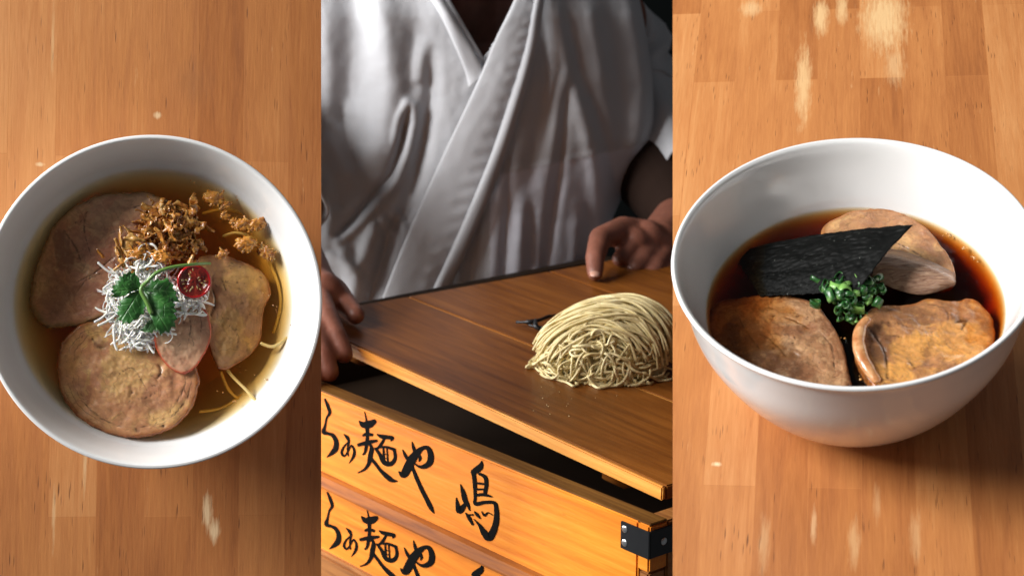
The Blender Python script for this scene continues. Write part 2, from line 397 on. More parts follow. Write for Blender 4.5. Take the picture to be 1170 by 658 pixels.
pork('pork_slice', ML, pL, SZL+.0018, [(66, 404), (76, 383), (96, 368), (124, 362), (160, 366), (196, 382), (218, 404), (227, 430), (224, 456), (208, 480), (185, 494), (160, 500), (130, 497), (100, 484), (78, 464), (66, 437)],
     .008, (.085, -.015), PK_ROLL, [([(105, 386), (112, 396), (122, 396)], .0009, .0008), ([(181, 415), (184, 425), (180, 432)], .0011, .0012), ([(212, 436), (207, 450), (200, 462)], .0006, .0006), ([(150, 455), (165, 455), (178, 448)], .0005, .0006),
      ([(135, 428), (150, 420), (160, 432), (168, 446)], .0005, .0004), ([(219, 437), (213, 456), (200, 472), (182, 482), (160, 488)], .0005, .0005), ([(186, 484), (187, 490)], .0010, .0012), ([(155, 489), (158, 494)], .0014, .0012), ([(90, 440), (98, 462), (116, 478), (140, 488)], .0005, .0005)],
     'round rolled pork slice with browned rim at the lower left', 2, spots=[(145, 418, 34, 24, .3, 'f', .85), (190, 415, 12, 16, 0, 'f', .4), (140, 450, 26, 9, .2, 'f', .3), (92, 452, 14, 18, 0, 'd', .35), (170, 462, 26, 9, 0, 'd', .3), (115, 395, 10, 8, 0, 'd', .5)])
pork('pork_slice', ML, pL, SZL+.0002, [(226, 296), (252, 292), (280, 300), (302, 312), (310, 334), (301, 356), (299, 384), (287, 404), (266, 419), (250, 420), (240, 398), (232, 366), (222, 330)],
     .006, (-.13, .02), PK_TAN, [([(242, 330), (246, 345), (240, 362)], .0010, .0009), ([(262, 372), (272, 384), (270, 400)], .0006, .0005), ([(283, 398), (285, 404)], .0016, .0012), ([(252, 318), (258, 332)], .0007, .0005)],
     'tan pork slice half sunk in broth right of the cherry tomato', 3, spots=[(262, 378, 16, 24, 0, 'f', .7), (290, 325, 14, 22, 0, 'f', .7), (244, 315, 12, 22, 0, 'd', .8), (246, 380, 6, 30, 0, 'd', .5)])
pork('pork_slice', ML, pL, SZL+.0085, [(186, 360), (206, 344), (226, 342), (238, 360), (241, 384), (233, 406), (222, 421), (208, 427), (192, 418), (181, 404), (176, 384)],
     .005, (-.05, .04), PK_PALE, [([(224, 350), (230, 368), (228, 388)], .0004, .0003), ([(212, 352), (218, 372), (214, 396)], .0004, .0003)],
     'small pale pork slice with a red lower edge, between two bigger slices', 4, spots=[(205, 392, 20, 20, 0, 'f', .5), (232, 370, 7, 30, 0, 'd', .35)])

# ------------------------------------------------------------------ garnish of the left bowl
def leaf_mat():
    m = Mat('herb_leaf', .42, Coat_Weight=.12, Coat_Roughness=.3)
    v = m.co(); c = m.ramp(m.noise(v, 120, 5, .6), [(.3, (.012, .065, .010)), (.55, (.026, .130, .020)), (.8, (.070, .25, .045))])
    m.color(m.mix(m.attr('vein'), c, (.13, .30, .09)))
    m.bump(m.math('ADD', m.noise(v, 380, 4, .6), m.math('MULTIPLY', m.attr('vein'), -1.2)), .22, .0005)
    m.b.inputs['Subsurface Weight'].default_value = .1; m.b.inputs['Subsurface Radius'].default_value = (.001, .002, .0005)
    return m.m
LEAF = leaf_mat()
STEM = Mat('herb_stem', .35, (.13, .26, .055), Coat_Weight=.3).m
# shredded leek: a tangle nobody could count
bm = bmesh.new()
rg = random.Random(11)
for i in range(720):
    a = rg.uniform(0, 2*PI); rr = rg.random()**.6
    x = 164+rr*41*math.cos(a); y = 350+rr*44*math.sin(a)
    if i % 7 == 0: x = rg.uniform(196, 226); y = 345+rg.gauss(0, 5)
    if i % 9 == 0: x = rg.uniform(160, 178); y = rg.uniform(292, 314)
    c = pL(x, y, SZL+.006)
    L = rg.uniform(.008, .024); th = a+PI/2+rg.gauss(0, .7); cv = rg.gauss(0, 2.1)
    zb = .0075*(1-rr*rr)+rg.uniform(0, .0045)+.001; pts = []; ang = th-cv/2; p = Vector((c.x, c.y, 0)) - Vector((math.cos(th), math.sin(th), 0))*L/2
    ph = rg.uniform(0, 6)
    for k in range(11):
        e = (k-5)/5
        pts.append((p.x, p.y, SZL+.003+zb*(1-.55*e*e)+.0010*math.sin(k*.9+ph)))
        ang += cv/10+rg.uniform(-.16, .16); p = p+Vector((math.cos(ang), math.sin(ang), 0))*L/10
    w = rg.choice([.0004, .0005, .0006, .0008, .0010])*rg.uniform(.9, 1.15)
    tube(bm, pts, [w*.5, w*.9]+[w*rg.uniform(.85, 1.1) for _ in range(7)]+[w*.9, w*.5], 6, rg.uniform(.3, .6))
for pl in ([(108, 368), (118, 362), (126, 352), (122, 340), (128, 326)], [(112, 372), (124, 366), (132, 360)], [(130, 375), (131, 392), (134, 400)], [(166, 388), (172, 398), (176, 403)], [(150, 385), (156, 396), (163, 398)], [(214, 342), (226, 338), (236, 334)], [(206, 350), (214, 346), (232, 341)], [(118, 330), (130, 322), (142, 326)], [(166, 296), (150, 308), (140, 318)], [(176, 300), (168, 312), (160, 320)], [(112, 300), (124, 310), (134, 312)]):
    pp = [pL(x, y, SZL+.009) for x, y in catmull(pl, 5)]; tube(bm, pp, .0009, 6, .6)
bm2 = bm
m = Mat('leek_white', .5, (.90, .89, .84), Coat_Weight=.3); m.b.inputs['Subsurface Weight'].default_value = .5; m.b.inputs['Subsurface Radius'].default_value = (.004, .0035, .0025)
tag(obj('shredded_leek', bm, m.m, M=ML), 'tangled heap of white shredded leek under the green herb', 'leek', kind='stuff')

def leaf(parent, outline, base, tips, z, dome, seed, mat=None, tilt=(0, 0)):
    """a toothed leaflet from its outline; veins run from base to each tip"""
    fz = lambda q: pL(120+q[0]/4.7, 270+q[1]/4.7, z)
    pts = [fz(q) for q in outline]; b = fz(base); tp = [fz(q) for q in tips]
    den = []
    for i, p in enumerate(pts):
        q = pts[(i+1) % len(pts)]
        for k in range(5):
            f = k/5; r = p.lerp(q, f); nrm = Vector((-(q-p).y, (q-p).x, 0))*.05*math.sin(PI*f*2); den.append(r+nrm)
    c = sum(pts, Vector())/len(pts); R0 = max((p-c).length for p in pts)
    bm = bmesh.new(); lv = bm.verts.layers.float.new('vein'); n = len(den); NR = 22; rows = []
    veins = [[(b.x, b.y), (t.x, t.y)] for t in tp]
    for t in tp:
        for f in (.3, .5, .7):
            o_ = b.lerp(t, f); d = (t-b); sd = Vector((-d.y, d.x, 0)).normalized()
            for s_ in (-1, 1): e = o_ + d*.16 + sd*s_*d.length*.24; veins.append([(o_.x, o_.y), (e.x, e.y)])
    def vert(p, f):
        d = min(seg_dist((p.x, p.y), v[0], v[1])[0]*(1 if k < len(tp) else 1.7) for k, v in enumerate(veins))
        vn = math.exp(-(d/.00030)**2)
        q = (p-c)/R0
        zz = z + dome*(1-q.length_squared) + tilt[0]*q.x + tilt[1]*q.y + .0014*noise.noise(Vector((p.x*110, p.y*110, seed))) + .0002*noise.noise(Vector((p.x*420, p.y*420, seed))) - .0003*vn + .0008*f**4*math.sin(seed+q.x*7)
        v = bm.verts.new((p.x, p.y, zz)); v[lv] = vn*.55; return v
    cv = vert(c, 0)
    for i in range(1, NR+1): rows.append([vert(c.lerp(p, i/NR), i/NR) for p in den])
    for k in range(n): bm.faces.new((cv, rows[0][k], rows[0][(k+1) % n]))
    for r1, r2 in zip(rows, rows[1:]):
        for k in range(n): bm.faces.new((r1[k], r2[k], r2[(k+1) % n], r1[(k+1) % n]))
    bmesh.ops.recalc_face_normals(bm, faces=bm.faces[:])
    o = obj('leaf', bm, mat or LEAF, parent)
    md = o.modifiers.new('s', 'SOLIDIFY'); md.thickness = .00040
    return o
herb = empty('herb_sprig', ML, 'three lobed green herb sprig on the white leek', 'herb')
hz = SZL+.021
LEAF_PALE = Mat('herb_leaf_underside', .45, (.10, .26, .08)).m
leaf(herb, [(205, 490), (225, 462), (250, 445), (275, 462), (284, 490), (276, 508), (262, 504), (252, 522), (238, 512), (218, 516), (190, 506)], (255, 450), [(225, 500)], hz-.003, .001, 9, LEAF_PALE)
leaf(herb, [(195, 278), (225, 268), (240, 258), (245, 234), (262, 244), (282, 226), (296, 240), (318, 232), (336, 220), (346, 248), (368, 258), (362, 282), (384, 298), (380, 322), (402, 350), (372, 352), (340, 362), (290, 352), (240, 330), (210, 305)], (198, 280), [(375, 300)], hz-.0015, .002, 4, None, (0, -.001))
leaf(herb, [(196, 280), (230, 296), (270, 300), (300, 306), (318, 322), (345, 318), (352, 345), (378, 366), (370, 384), (388, 404), (370, 414), (388, 440), (372, 458), (382, 488), (356, 488), (346, 520), (322, 510), (300, 532), (290, 508), (268, 482), (252, 446), (234, 408), (222, 366), (208, 325)], (196, 282), [(335, 500), (370, 400)], hz+.0015, .0026, 3, None, (.0005, -.001))
leaf(herb, [(192, 284), (168, 290), (132, 310), (102, 334), (76, 350), (88, 368), (64, 376), (76, 396), (58, 412), (78, 428), (64, 452), (90, 452), (94, 474), (114, 462), (134, 472), (152, 450), (176, 448), (186, 426), (212, 416), (206, 396), (218, 376), (212, 340), (204, 306)], (192, 286), [(90, 445)], hz+.0005, .0026, 2, None, (0, -.0006))
leaf(herb, [(190, 280), (188, 250), (182, 226), (168, 210), (160, 190), (146, 200), (132, 188), (120, 204), (98, 202), (96, 218), (74, 214), (76, 236), (56, 240), (60, 258), (40, 270), (46, 286), (32, 300), (48, 310), (38, 326), (62, 330), (88, 324), (114, 318), (142, 300), (168, 290)], (190, 281), [(50, 300), (110, 215)], hz+.0012, .0028, 1, None, (-.0004, .0006))
bm = bmesh.new()
pp = [pL(x, y, z) for x, y, z in catmull([(173, 358, hz+.0045), (167, 344, hz+.0045), (161, 331, hz+.0045), (168, 322, hz+.004), (180, 311, hz+.005), (198, 305, hz+.004), (222, 302, hz+.001), (240, 301, SZL+.012)], 6)]
tube(bm, pp, [.0015-.0006*i/len(pp) for i in range(len(pp))], 10); obj('stem', bm, STEM, herb)

# cherry tomato half
tz = SZL+.018
tc = pL(222, 321, tz); tr_ = (pL(242, 321, tz)-tc).length
tom = empty('cherry_tomato_half', ML @ Matrix.Translation((tc.x, tc.y, tz-.004)) @ Matrix.Rotation(.10, 4, 'X'), 'cut cherry tomato half beside the herb stem', 'tomato')
bm = bmesh.new(); lathe(bm, [(0, -.010), (tr_*.5, -.009), (tr_*.85, -.005), (tr_, 0), (tr_*.985, .0028), (tr_*.93, .0042), (tr_*.86, .0040), (tr_*.84, .0032)], 64)
m = Mat('tomato_skin', .16, (.42, .006, .008), Coat_Weight=.8, Coat_Roughness=.05); obj('skin', bm, m.m, tom)
bm = bmesh.new(); n = 72; cen = bm.verts.new((0, 0, .0028)); prev = None
for i in range(1, 16):
    r = tr_*.87*i/15; row = []
    for k in range(n):
        a = 2*PI*k/n; ch = max(0, math.cos(a*2.0+.5))**.5
        cav = ch*math.exp(-((i/15-.58)/.24)**2)
        row.append(bm.verts.new((r*math.cos(a), r*math.sin(a), .0034-.0022*cav+.0003*noise.noise(Vector((r*math.cos(a)*900, r*math.sin(a)*900, 0))))))
    for k in range(n):
        if prev: bm.faces.new((prev[k], row[k], row[(k+1) % n], prev[(k+1) % n]))
        else: bm.faces.new((cen, row[k], row[(k+1) % n]))
    prev = row
m = Mat('tomato_flesh', .12, Coat_Weight=.8, Coat_Roughness=.04); v = m.co()
m.color(m.ramp(m.noise(v, 300, 4, .7, 1), [(.35, (.10, .012, .006)), (.52, (.26, .016, .010)), (.66, (.42, .05, .02)), (.8, (.5, .22, .07))])); m.bump(m.noise(v, 500, 3), .5, .0006)
obj('flesh', bm, m.m, tom)
m = Mat('tomato_seed', .25, (.48, .32, .12), Coat_Weight=.5); sm = m.m
bm = bmesh.new()
for k in range(22):
    a = rg.uniform(0, 2*PI); r = tr_*rg.uniform(.3, .7); p = Vector((r*math.cos(a), r*math.sin(a), .0034)); q = Vector((math.cos(a), math.sin(a), 0))*.0008
    tube(bm, [p-q, p, p+q], [.0002, .0005, .0003], 6, .6)
tag(obj('seeds', bm, sm, tom), kind='stuff')

# fried onion
def crisp_mat(name, stops, gl=.28):
    m = Mat(name, gl, Coat_Weight=.5, Coat_Roughness=.12); v = m.co()
    m.color(m.ramp(m.noise(v, 210, 5, .65, .8), stops)); m.bump(m.noise(v, 600, 4, .6), .6, .0008)
    m.b.inputs['Subsurface Weight'].default_value = .1; m.b.inputs['Subsurface Radius'].default_value = (.003, .0015, .0005)
    return m.m
CR_D = crisp_mat('fried_dark', [(.30, (.20, .050, .007)), (.44, (.46, .155, .022)), (.57, (.66, .32, .065)), (.72, (.84, .60, .24))])
CR_L = crisp_mat('fried_light', [(.30, (.42, .17, .03)), (.5, (.62, .32, .08)), (.7, (.78, .52, .20))])
CR_O = crisp_mat('fried_orange', [(.30, (.38, .11, .015)), (.5, (.58, .23, .03)), (.7, (.74, .40, .08))])
def ribbon(bm, c, L, w, rg, z0, curl=1.0, th=.0006, dirn=None):
    a = dirn if dirn is not None else rg.uniform(0, 2*PI); p = Vector((c.x, c.y, z0)); tl = rg.uniform(-.3, .3); rolls = rg.uniform(0, 2*PI)
    p -= Vector((math.cos(a), math.sin(a), 0))*L/2
    rows = []; N = 14; fr = rg.uniform(.7, 1.5)
    for k in range(N+1):
        a += rg.uniform(-.30, .30)*curl; rolls += rg.uniform(-.35, .6)*curl
        dv = Vector((math.cos(a), math.sin(a), tl*math.cos(k*.5*fr)))
        p = p + dv*(L/N)
        sd = Vector((-math.sin(a), math.cos(a), 0)); up = Vector((0, 0, 1))
        wd = (sd*math.cos(rolls)+up*math.sin(rolls)*.8)*w*.5*(.35+.65*math.sin(PI*(k+.6)/(N+1.2)))*rg.uniform(.75, 1.25)
        nn = (up*math.cos(rolls)-sd*math.sin(rolls))*th
        crv = nn*2.2
        rows.append([p-wd, p+crv, p+wd, p+wd-nn, p+crv-nn*1.6, p-wd-nn])
    vr = [[bm.verts.new(q) for q in r] for r in rows]
    for r1, r2 in zip(vr, vr[1:]):
        for k in range(6): bm.faces.new((r1[k], r1[(k+1) % 6], r2[(k+1) % 6], r2[k]))
    bm.faces.new(vr[0][::-1]); bm.faces.new(vr[-1])
rg = random.Random(5)
bm = bmesh.new()
for i in range(95):
    a = rg.uniform(0, 2*PI); r = math.sqrt(rg.random())
    x = 194+r*math.cos(a)*33; y = 264+r*math.sin(a)*29
    c = pL(x, y, SZL); ribbon(bm, c, rg.uniform(.009, .019), rg.uniform(.0035, .0085), rg, SZL+.002+.012*(1-r*r)*rg.uniform(.4, 1), 1.7, .0005, dirn=PI/2+rg.gauss(0, .9))
for v in bm.verts:
    q = v.co*260; v.co += Vector((noise.noise(q), noise.noise(q+Vector((9, 0, 0))), noise.noise(q+Vector((0, 7, 0)))*1.2))*.0016
for o_ in range(26):
    x = rg.uniform(128, 178)+rg.uniform(0, 25); y = rg.uniform(262, 306); c = pL(x, y, SZL)
    ribbon(bm, c, rg.uniform(.006, .015), rg.uniform(.0015, .003), rg, SZL+.009+rg.uniform(0, .004), .8)
tag(obj('fried_onion_heap', bm, CR_D, M=ML), 'glossy brown heap of crisp fried onion above the white leek', 'fried onion', kind='stuff')
def onion_piece(x, y, sz, mat, label, z=SZL+.0015, kind_=0, seed=0):
    rg2 = random.Random(seed*7+int(x)); bm = bmesh.new()
    if kind_ == 0:                                               # puffy crumb: clumped shards
        bmesh.ops.create_icosphere(bm, subdivisions=4, radius=1)
        for v in bm.verts:
            q = v.co*1.7+Vector((seed, 0, 0)); d = 1+.45*noise.noise(q)+.35*noise.noise(q*2.4)+.2*noise.noise(q*6)
            v.co = Vector((v.co.x*sz*d*1.25, v.co.y*sz*d*.8, v.co.z*sz*d*.45))
        for k in range(6):
            a = rg2.uniform(0, 2*PI); ribbon(bm, Vector((math.cos(a)*sz*.8, math.sin(a)*sz*.6, 0)), sz*rg2.uniform(1, 2), sz*.4, rg2, .0008, .9, .0004)
    elif kind_ == 1:                                             # strip
        ribbon(bm, Vector((0, 0, 0)), sz*2.4, sz*.55, rg2, 0, .5, .0006)
    elif kind_ == 2:                                             # rounded flake
        bmesh.ops.create_icosphere(bm, subdivisions=3, radius=1)
        for v in bm.verts: v.co = Vector((v.co.x*sz*(.8-.25*v.co.y), v.co.y*sz*1.1, v.co.z*sz*.28+.0006*noise.noise(v.co*2)))
    p = pL(x, y, z)
    o = obj('fried_onion_piece', bm, mat, M=ML @ Matrix.Translation((p.x, p.y, z)) @ Matrix.Rotation(rg2.uniform(-.6, .6), 4, 'Z'))
    return tag(o, label, 'fried onion', 'loose pieces of fried onion')
onion_piece(244, 227, .0052, CR_O, 'golden fried onion crumb floating nearest the back rim of broth', seed=1)
onion_piece(257, 235, .0030, CR_O, 'small fried onion scrap just right of the topmost crumb', seed=2)
onion_piece(257, 247, .0026, CR_O, 'tiny fried onion crumb between heap and right side crumbs', seed=3)
onion_piece(267, 254, .0026, CR_O, 'small pale fried crumb touching the left end of the floating pair', seed=9)
onion_piece(276, 257, .0045, CR_O, 'fried onion crumb, left one of the close pair near right rim', seed=4)
onion_piece(294, 256, .0046, CR_O, 'orange fried onion crumb closest to the right bowl wall', seed=5)
onion_piece(281, 278, .0055, CR_O, 'biggest golden fried crumb floating alone above the tan pork', seed=6)
onion_piece(304, 289, .0045, CR_D, 'darker sunken fried crumb at the far right below the others', SZL-.001, seed=7)
onion_piece(254, 291, .0030, CR_D, 'shiny brown fried shard on top edge of the tan pork', SZL+.006, seed=8)
onion_piece(236, 260, .0056, CR_D, 'long curled fried onion strip right of the brown heap', SZL+.004, 1, 10)
onion_piece(222, 236, .0070, CR_O, 'thin fried strand floating behind the brown heap', SZL+.001, 1, 11)
onion_piece(148, 276, .0055, CR_L, 'smooth almond shaped pale fried flake left of the heap', SZL+.011, 2, 12)
onion_piece(156, 272, .0058, CR_L, 'short pale fried strip leaning by the almond shaped flake', SZL+.013, 1, 13)
onion_piece(140, 285, .0085, CR_L, 'long pale fried strip lying below the almond shaped flake', SZL+.011, 1, 14)
onion_piece(158, 291, .0050, CR_O, 'orange fried chip between heap and white leek', SZL+.012, 0, 15)
onion_piece(145, 298, .0075, CR_L, 'lowest pale fried strip on the pork beside the leek', SZL+.010, 1, 16)
onion_piece(214, 300, .0062, CR_L, 'pale curled fried strip above the herb stem', SZL+.014, 1, 17)
onion_piece(186, 294, .0048, CR_O, 'caramel fried chip at the heap foot above the leek', SZL+.014, 0, 18)
onion_piece(116, 290, .0030, CR_O, 'tiny fried scrap stranded on the pinkish pork', SZL+.006, 1, 19)

# noodles that show through the broth
NOO = Mat('boiled_noodle', .3, (.80, .60, .24), Coat_Weight=.4, Coat_Roughness=.1); NOO.b.inputs['Subsurface Weight'].default_value = .2; NOO.b.inputs['Subsurface Radius'].default_value = (.004, .003, .001)
NOODLE = NOO.m
def strand(M, pf, pl, r, label):
    bm = bmesh.new(); pts = [pf(x, y, z) for x, y, z in catmull(pl, 6)]; tube(bm, pts, r, 8); o = obj('noodle_strand', bm, NOODLE, M=M)
    return tag(o, label, 'noodle', 'noodle strands showing in the broth')
s_ = SZL
strand(ML, pL, [(250, 408, s_-.006), (264, 428, s_-.003), (280, 444, s_-.0005), (290, 455, s_+.001), (298, 461, s_+.0015)], .0010, 'noodle end poking up beside the lower right bowl wall')
strand(ML, pL, [(298, 392, s_-.002), (310, 396, s_-.0012), (320, 392, s_-.001), (328, 386, s_-.002)], .0011, 'short curved noodle touching surface at the right wall')
strand(ML, pL, [(300, 470, s_-.014), (282, 462, s_-.010), (262, 446, s_-.009), (252, 424, s_-.010)], .0010, 'sunken noodle under the poking noodle end')
strand(ML, pL, [(255, 270, s_-.006), (268, 266, s_-.004), (280, 268, s_-.004), (292, 274, s_-.006)], .0010, 'sunken noodle beneath the floating onion crumbs')

strand(ML, pL, [(232, 244, s_-.012), (252, 240, s_-.009), (276, 244, s_-.009), (298, 262, s_-.010), (312, 292, s_-.012)], .0011, 'deep noodle curving along the upper right wall under the broth')
strand(ML, pL, [(308, 300, s_-.008), (318, 326, s_-.007), (320, 352, s_-.008), (312, 380, s_-.010)], .0011, 'deep noodle running down between tan pork and right wall')
strand(ML, pL, [(228, 470, s_-.010), (252, 466, s_-.009), (276, 452, s_-.010), (296, 436, s_-.012)], .0011, 'deep noodle in the lowest right gap of the golden broth')

# ================================================================== RIGHT: bowl seen from the side and above
RR = .105; DR = RR/208*FPX
rr_ = ray(975, 299).normalized(); upR = (U_ - rr_*U_.dot(rr_)).normalized(); eR = math.radians(43.7)
ZR = (-rr_*math.sin(eR) + upR*math.cos(eR)).normalized()
XR = rr_.cross(upR).normalized(); YR = ZR.cross(XR)
HR = .1120
CR = CAM + ray(975, 293)*DR
OR = CR - ZR*HR
MR = frame(OR, XR, YR, ZR); MRi = MR.inverted()
def pR(x, y, z): return MRi @ hit(x, y, OR+ZR*z, ZR)
b1 = pR(768.6, -40, 0); b2 = pR(768.6, 710, 0)
woodR = table_wood('oiled_oak_right', [
    (pR(918, 95, 0).x, pR(918, 95, 0).y, .0075, .060, .8, (.74, .48, .23)),
    (pR(1010, 20, 0).x, pR(1010, 22, 0).y, .022, .050, .95, (.74, .48, .23)),
    (pR(938, 20, 0).x, pR(938, 20, 0).y, .0075, .030, .9, (.74, .48, .23)),
    (pR(962, 8, 0).x, pR(962, 10, 0).y, .0060, .026, .8, (.74, .48, .23)),
    (pR(1022, 60, 0).x, pR(1022, 75, 0).y, .009, .030, .5, (.75, .50, .25)),
    (pR(858, 8, 0).x, pR(858, 10, 0).y, .010, .014, .6, (.75, .50, .25)),
    (pR(976, 610, 0).x, pR(976, 620, 0).y, .0042, .022, .42, (.76, .50, .25)),
    (pR(1002, 585, 0).x, pR(1002, 575, 0).y, .0028, .018, .3, (.76, .50, .25)),
    (pR(1046, 600, 0).x, pR(1046, 610, 0).y, .0045, .022, .35, (.76, .50, .25)),
    (pR(873, 620, 0).x, pR(873, 620, 0).y, .0042, .026, .35, (.76, .50, .25)),
    (pR(819, 530, 0).x, pR(819, 530, 0).y, .0035, .0025, .9, (.85, .66, .40)),
    (pR(930, 590, 0).x, pR(930, 600, 0).y, .0022, .018, .5, (.78, .52, .28))], 0.071)
x9 = .40
o = board('table', None, MR, ([Vector((x9, b2.y, 0)), Vector((x9, b1.y, 0)), Vector((b1.x, b1.y, 0)), Vector((b2.x, b2.y, 0))],
          [Vector((x9, b2.y, -.018)), Vector((x9, b1.y, -.018)), Vector((b1.x+.012, b1.y, -.018)), Vector((b2.x+.012, b2.y, -.018))]), .018, woodR)
tag(o, 'worn wooden table top under the dark broth bowl', 'table')
SZR = HR-.0405
outR = sample_prof([(0, .006), (.036, .006), (.050, .0085), (.0655, .0200), (.0812, .042), (.0945, .070), (.0995, .095), (.1018, .1080), (.1042, .1108), (.1050, .1126)])
inR = sample_prof([(.1050, .1126), (.1043, .1138), (.1025, .1136), (.1003, .1100), (.0955, .0940), (.0870, .0712), (.0750, .046), (.0585, .0240), (.042, .0135), (0, .0115)])
bowl('ramen_bowl', MR, outR, inR[1:], 'white deep bowl of dark soy broth with seaweed and scallion', (.045, .0075))
broth('broth', MR, inR, SZR, 'dark reddish brown soy broth in the bowl with seaweed', (.885, .58, .02), 290, (.6, .3, .08), 4, 330)
z = SZR
PK_SOY = pork_mat('soy_pork', (.25, .115, .062), (.38, .20, .105), (.54, .34, .20), (.15, .05, .014), .4, 1.0, .26, .8)
PK_SOY2 = pork_mat('soy_pork_amber', (.34, .160, .085), (.50, .265, .120), (.68, .36, .11), (.34, .11, .022), .4, .9, .24, .35)
pork('pork_slice', MR, pR, z-.0004, [(808, 356), (822, 338), (850, 334), (880, 333), (908, 338), (934, 350), (950, 372), (962, 392), (968, 420), (970, 450), (930, 470), (880, 458), (836, 428), (812, 392)],
     .007, (.085, -.02), PK_SOY, [([(895, 361), (912, 368), (925, 376)], .0008, .0010), ([(905, 356), (920, 362)], .0005, .0006), ([(935, 380), (950, 398), (954, 430)], .0007, .0009), ([(878, 350), (884, 352)], .0012, .0010), ([(882, 359), (886, 360)], .0011, .0010), ([(870, 380), (886, 392), (900, 410)], .0007, .0005), ([(840, 350), (850, 372), (870, 400)], .0005, .0005)],
     'dark speckled pork slice at the front left of the seaweed bowl', 11, bumps=.0011, spots=[(905, 358, 34, 14, -.3, 'f', .7), (930, 395, 18, 22, 0, 'f', .3), (850, 395, 30, 34, 0, 'd', .75), (895, 415, 22, 22, 0, 'd', .5)])
pork('pork_slice', MR, pR, z+.0022, [(986, 366), (1008, 352), (1036, 349), (1062, 340), (1088, 341), (1112, 336), (1130, 350), (1138, 374), (1130, 398), (1108, 418), (1078, 436), (1040, 450), (1004, 450), (984, 424), (976, 394)],
     .009, (-.11, .0), PK_SOY2, [([(992, 378), (1004, 392), (1012, 408), (1014, 436)], .0013, .0018), ([(1012, 392), (1020, 386), (1032, 388)], .0007, .0009), ([(1036, 410), (1048, 424)], .0007, .0010), ([(1090, 366), (1104, 362), (1098, 374)], .0010, .0014), ([(1060, 346), (1080, 352), (1084, 364)], .0007, .0008), ([(1000, 372), (1020, 372), (1046, 376)], .0005, .0008)],
     'amber pork slice with pale fat edge at the front right of the seaweed bowl', 12, bumps=.0014, spots=[(1006, 392, 14, 34, 0, 'd', .95), (1040, 362, 34, 10, 0, 'd', .7), (1036, 402, 20, 16, 0, 'f', .75), (1100, 390, 34, 24, 0, 'f', .65), (1098, 364, 10, 6, 0, 'd', .8)])
# pale fat lip of that slice
bm = bmesh.new(); pp = [pR(x, y, zz) for x, y, zz in catmull([(992, 364, z+.010), (984, 374, z+.010), (981, 390, z+.0095), (985, 408, z+.0085), (994, 424, z+.007), (1003, 436, z+.005)], 8)]
tube(bm, pp, [.0022+.0016*math.sin(PI*i/(len(pp)-1))**.7+.00012*math.sin(i*.7) for i in range(len(pp))], 16, .8)
m = Mat('pork_fat', .22, Coat_Weight=.6, Coat_Roughness=.08); v = m.co(); m.color(m.ramp(m.noise(v, 150, 5, .6, .5), [(.3, (.40, .14, .045)), (.5, (.58, .27, .11)), (.7, (.70, .42, .21))])); m.bump(m.noise(v, 260, 4), .5, .001)
m.b.inputs['Subsurface Weight'].default_value = .2; m.b.inputs['Subsurface Radius'].default_value = (.004, .002, .001)
FAT = m.m
lip = obj('fat_rim', bm, FAT, M=None)
host = [o for o in COL.objects if o.name.startswith('pork_slice') and 'pale fat edge' in o.get('label', '')][0]
lip.parent = host; lip.matrix_parent_inverse = host.matrix_basis.inverted(); lip.matrix_basis = MR
PK_REAR = pork_mat('pork_rear', (.46, .24, .155), (.52, .30, .16), (.66, .42, .22), (.42, .17, .05), .3, .8, .26, .15)
# rear slice: tilted, its sliced fibrous face towards the camera
pork('pork_slice', MR, pR, z+.004, [(938, 266), (962, 248), (998, 242), (1030, 247), (1056, 262), (1078, 282), (1092, 306), (1082, 318), (1050, 314), (1014, 300), (972, 288)],
     .010, (.02, .13), PK_REAR, [([(1000, 268), (1030, 280), (1060, 296)], .0006, .0006)], 'pork slice with a fibrous cut side behind the seaweed sheet', 13)
m = Mat('pork_fibre', .3, Coat_Weight=.3, Coat_Roughness=.15); v = m.co(scale=(14, 120, 90)); f1 = m.noise(v, 5, 6, .65, 1.2)
m.color(m.ramp(f1, [(.28, (.13, .055, .028)), (.45, (.30, .16, .095)), (.6, (.44, .27, .17)), (.78, (.55, .37, .24))])); m.bump(f1, .9, .0020); FIB = m.m
bm = bmesh.new()
topl = catmull([(1000, 293), (1028, 296), (1058, 306), (1092, 322)], 8); botl = catmull([(996, 318), (1022, 330), (1054, 337), (1090, 327)], 8)
rows = []
for k, (a, b) in enumerate(zip(topl, botl)):
    A = pR(a[0], a[1], z+.0095); B_ = pR(b[0], b[1], z+.0005); row = []
    for j in range(15):
        f = j/14; p = A.lerp(B_, f); bul = .0026*math.sin(PI*f)+.0007*noise.noise(Vector((p.x*80, f*9, 0)))+.0005*noise.noise(Vector((p.x*40, f*22, 3)))
        row.append(bm.verts.new(p+Vector((0, -bul*.8, bul*.8))))
    for j in (1, 0):
        f = j; p = A.lerp(B_, f); row.append(bm.verts.new(p+Vector((0, .012, -.004+.001*j))))
    rows.append(row)
for r1, r2 in zip(rows, rows[1:]):
    for j in range(len(r1)): bm.faces.new((r1[j], r1[(j+1) % len(r1)], r2[(j+1) % len(r1)], r2[j]))
bm.faces.new(rows[0]); bm.faces.new(rows[-1][::-1]); bmesh.ops.recalc_face_normals(bm, faces=bm.faces[:])
fb = obj('cut_side', bm, FIB)
host = [o for o in COL.objects if o.name.startswith('pork_slice') and 'fibrous' in o.get('label', '')][0]
fb.parent = host; fb.matrix_parent_inverse = host.matrix_basis.inverted(); fb.matrix_basis = MR
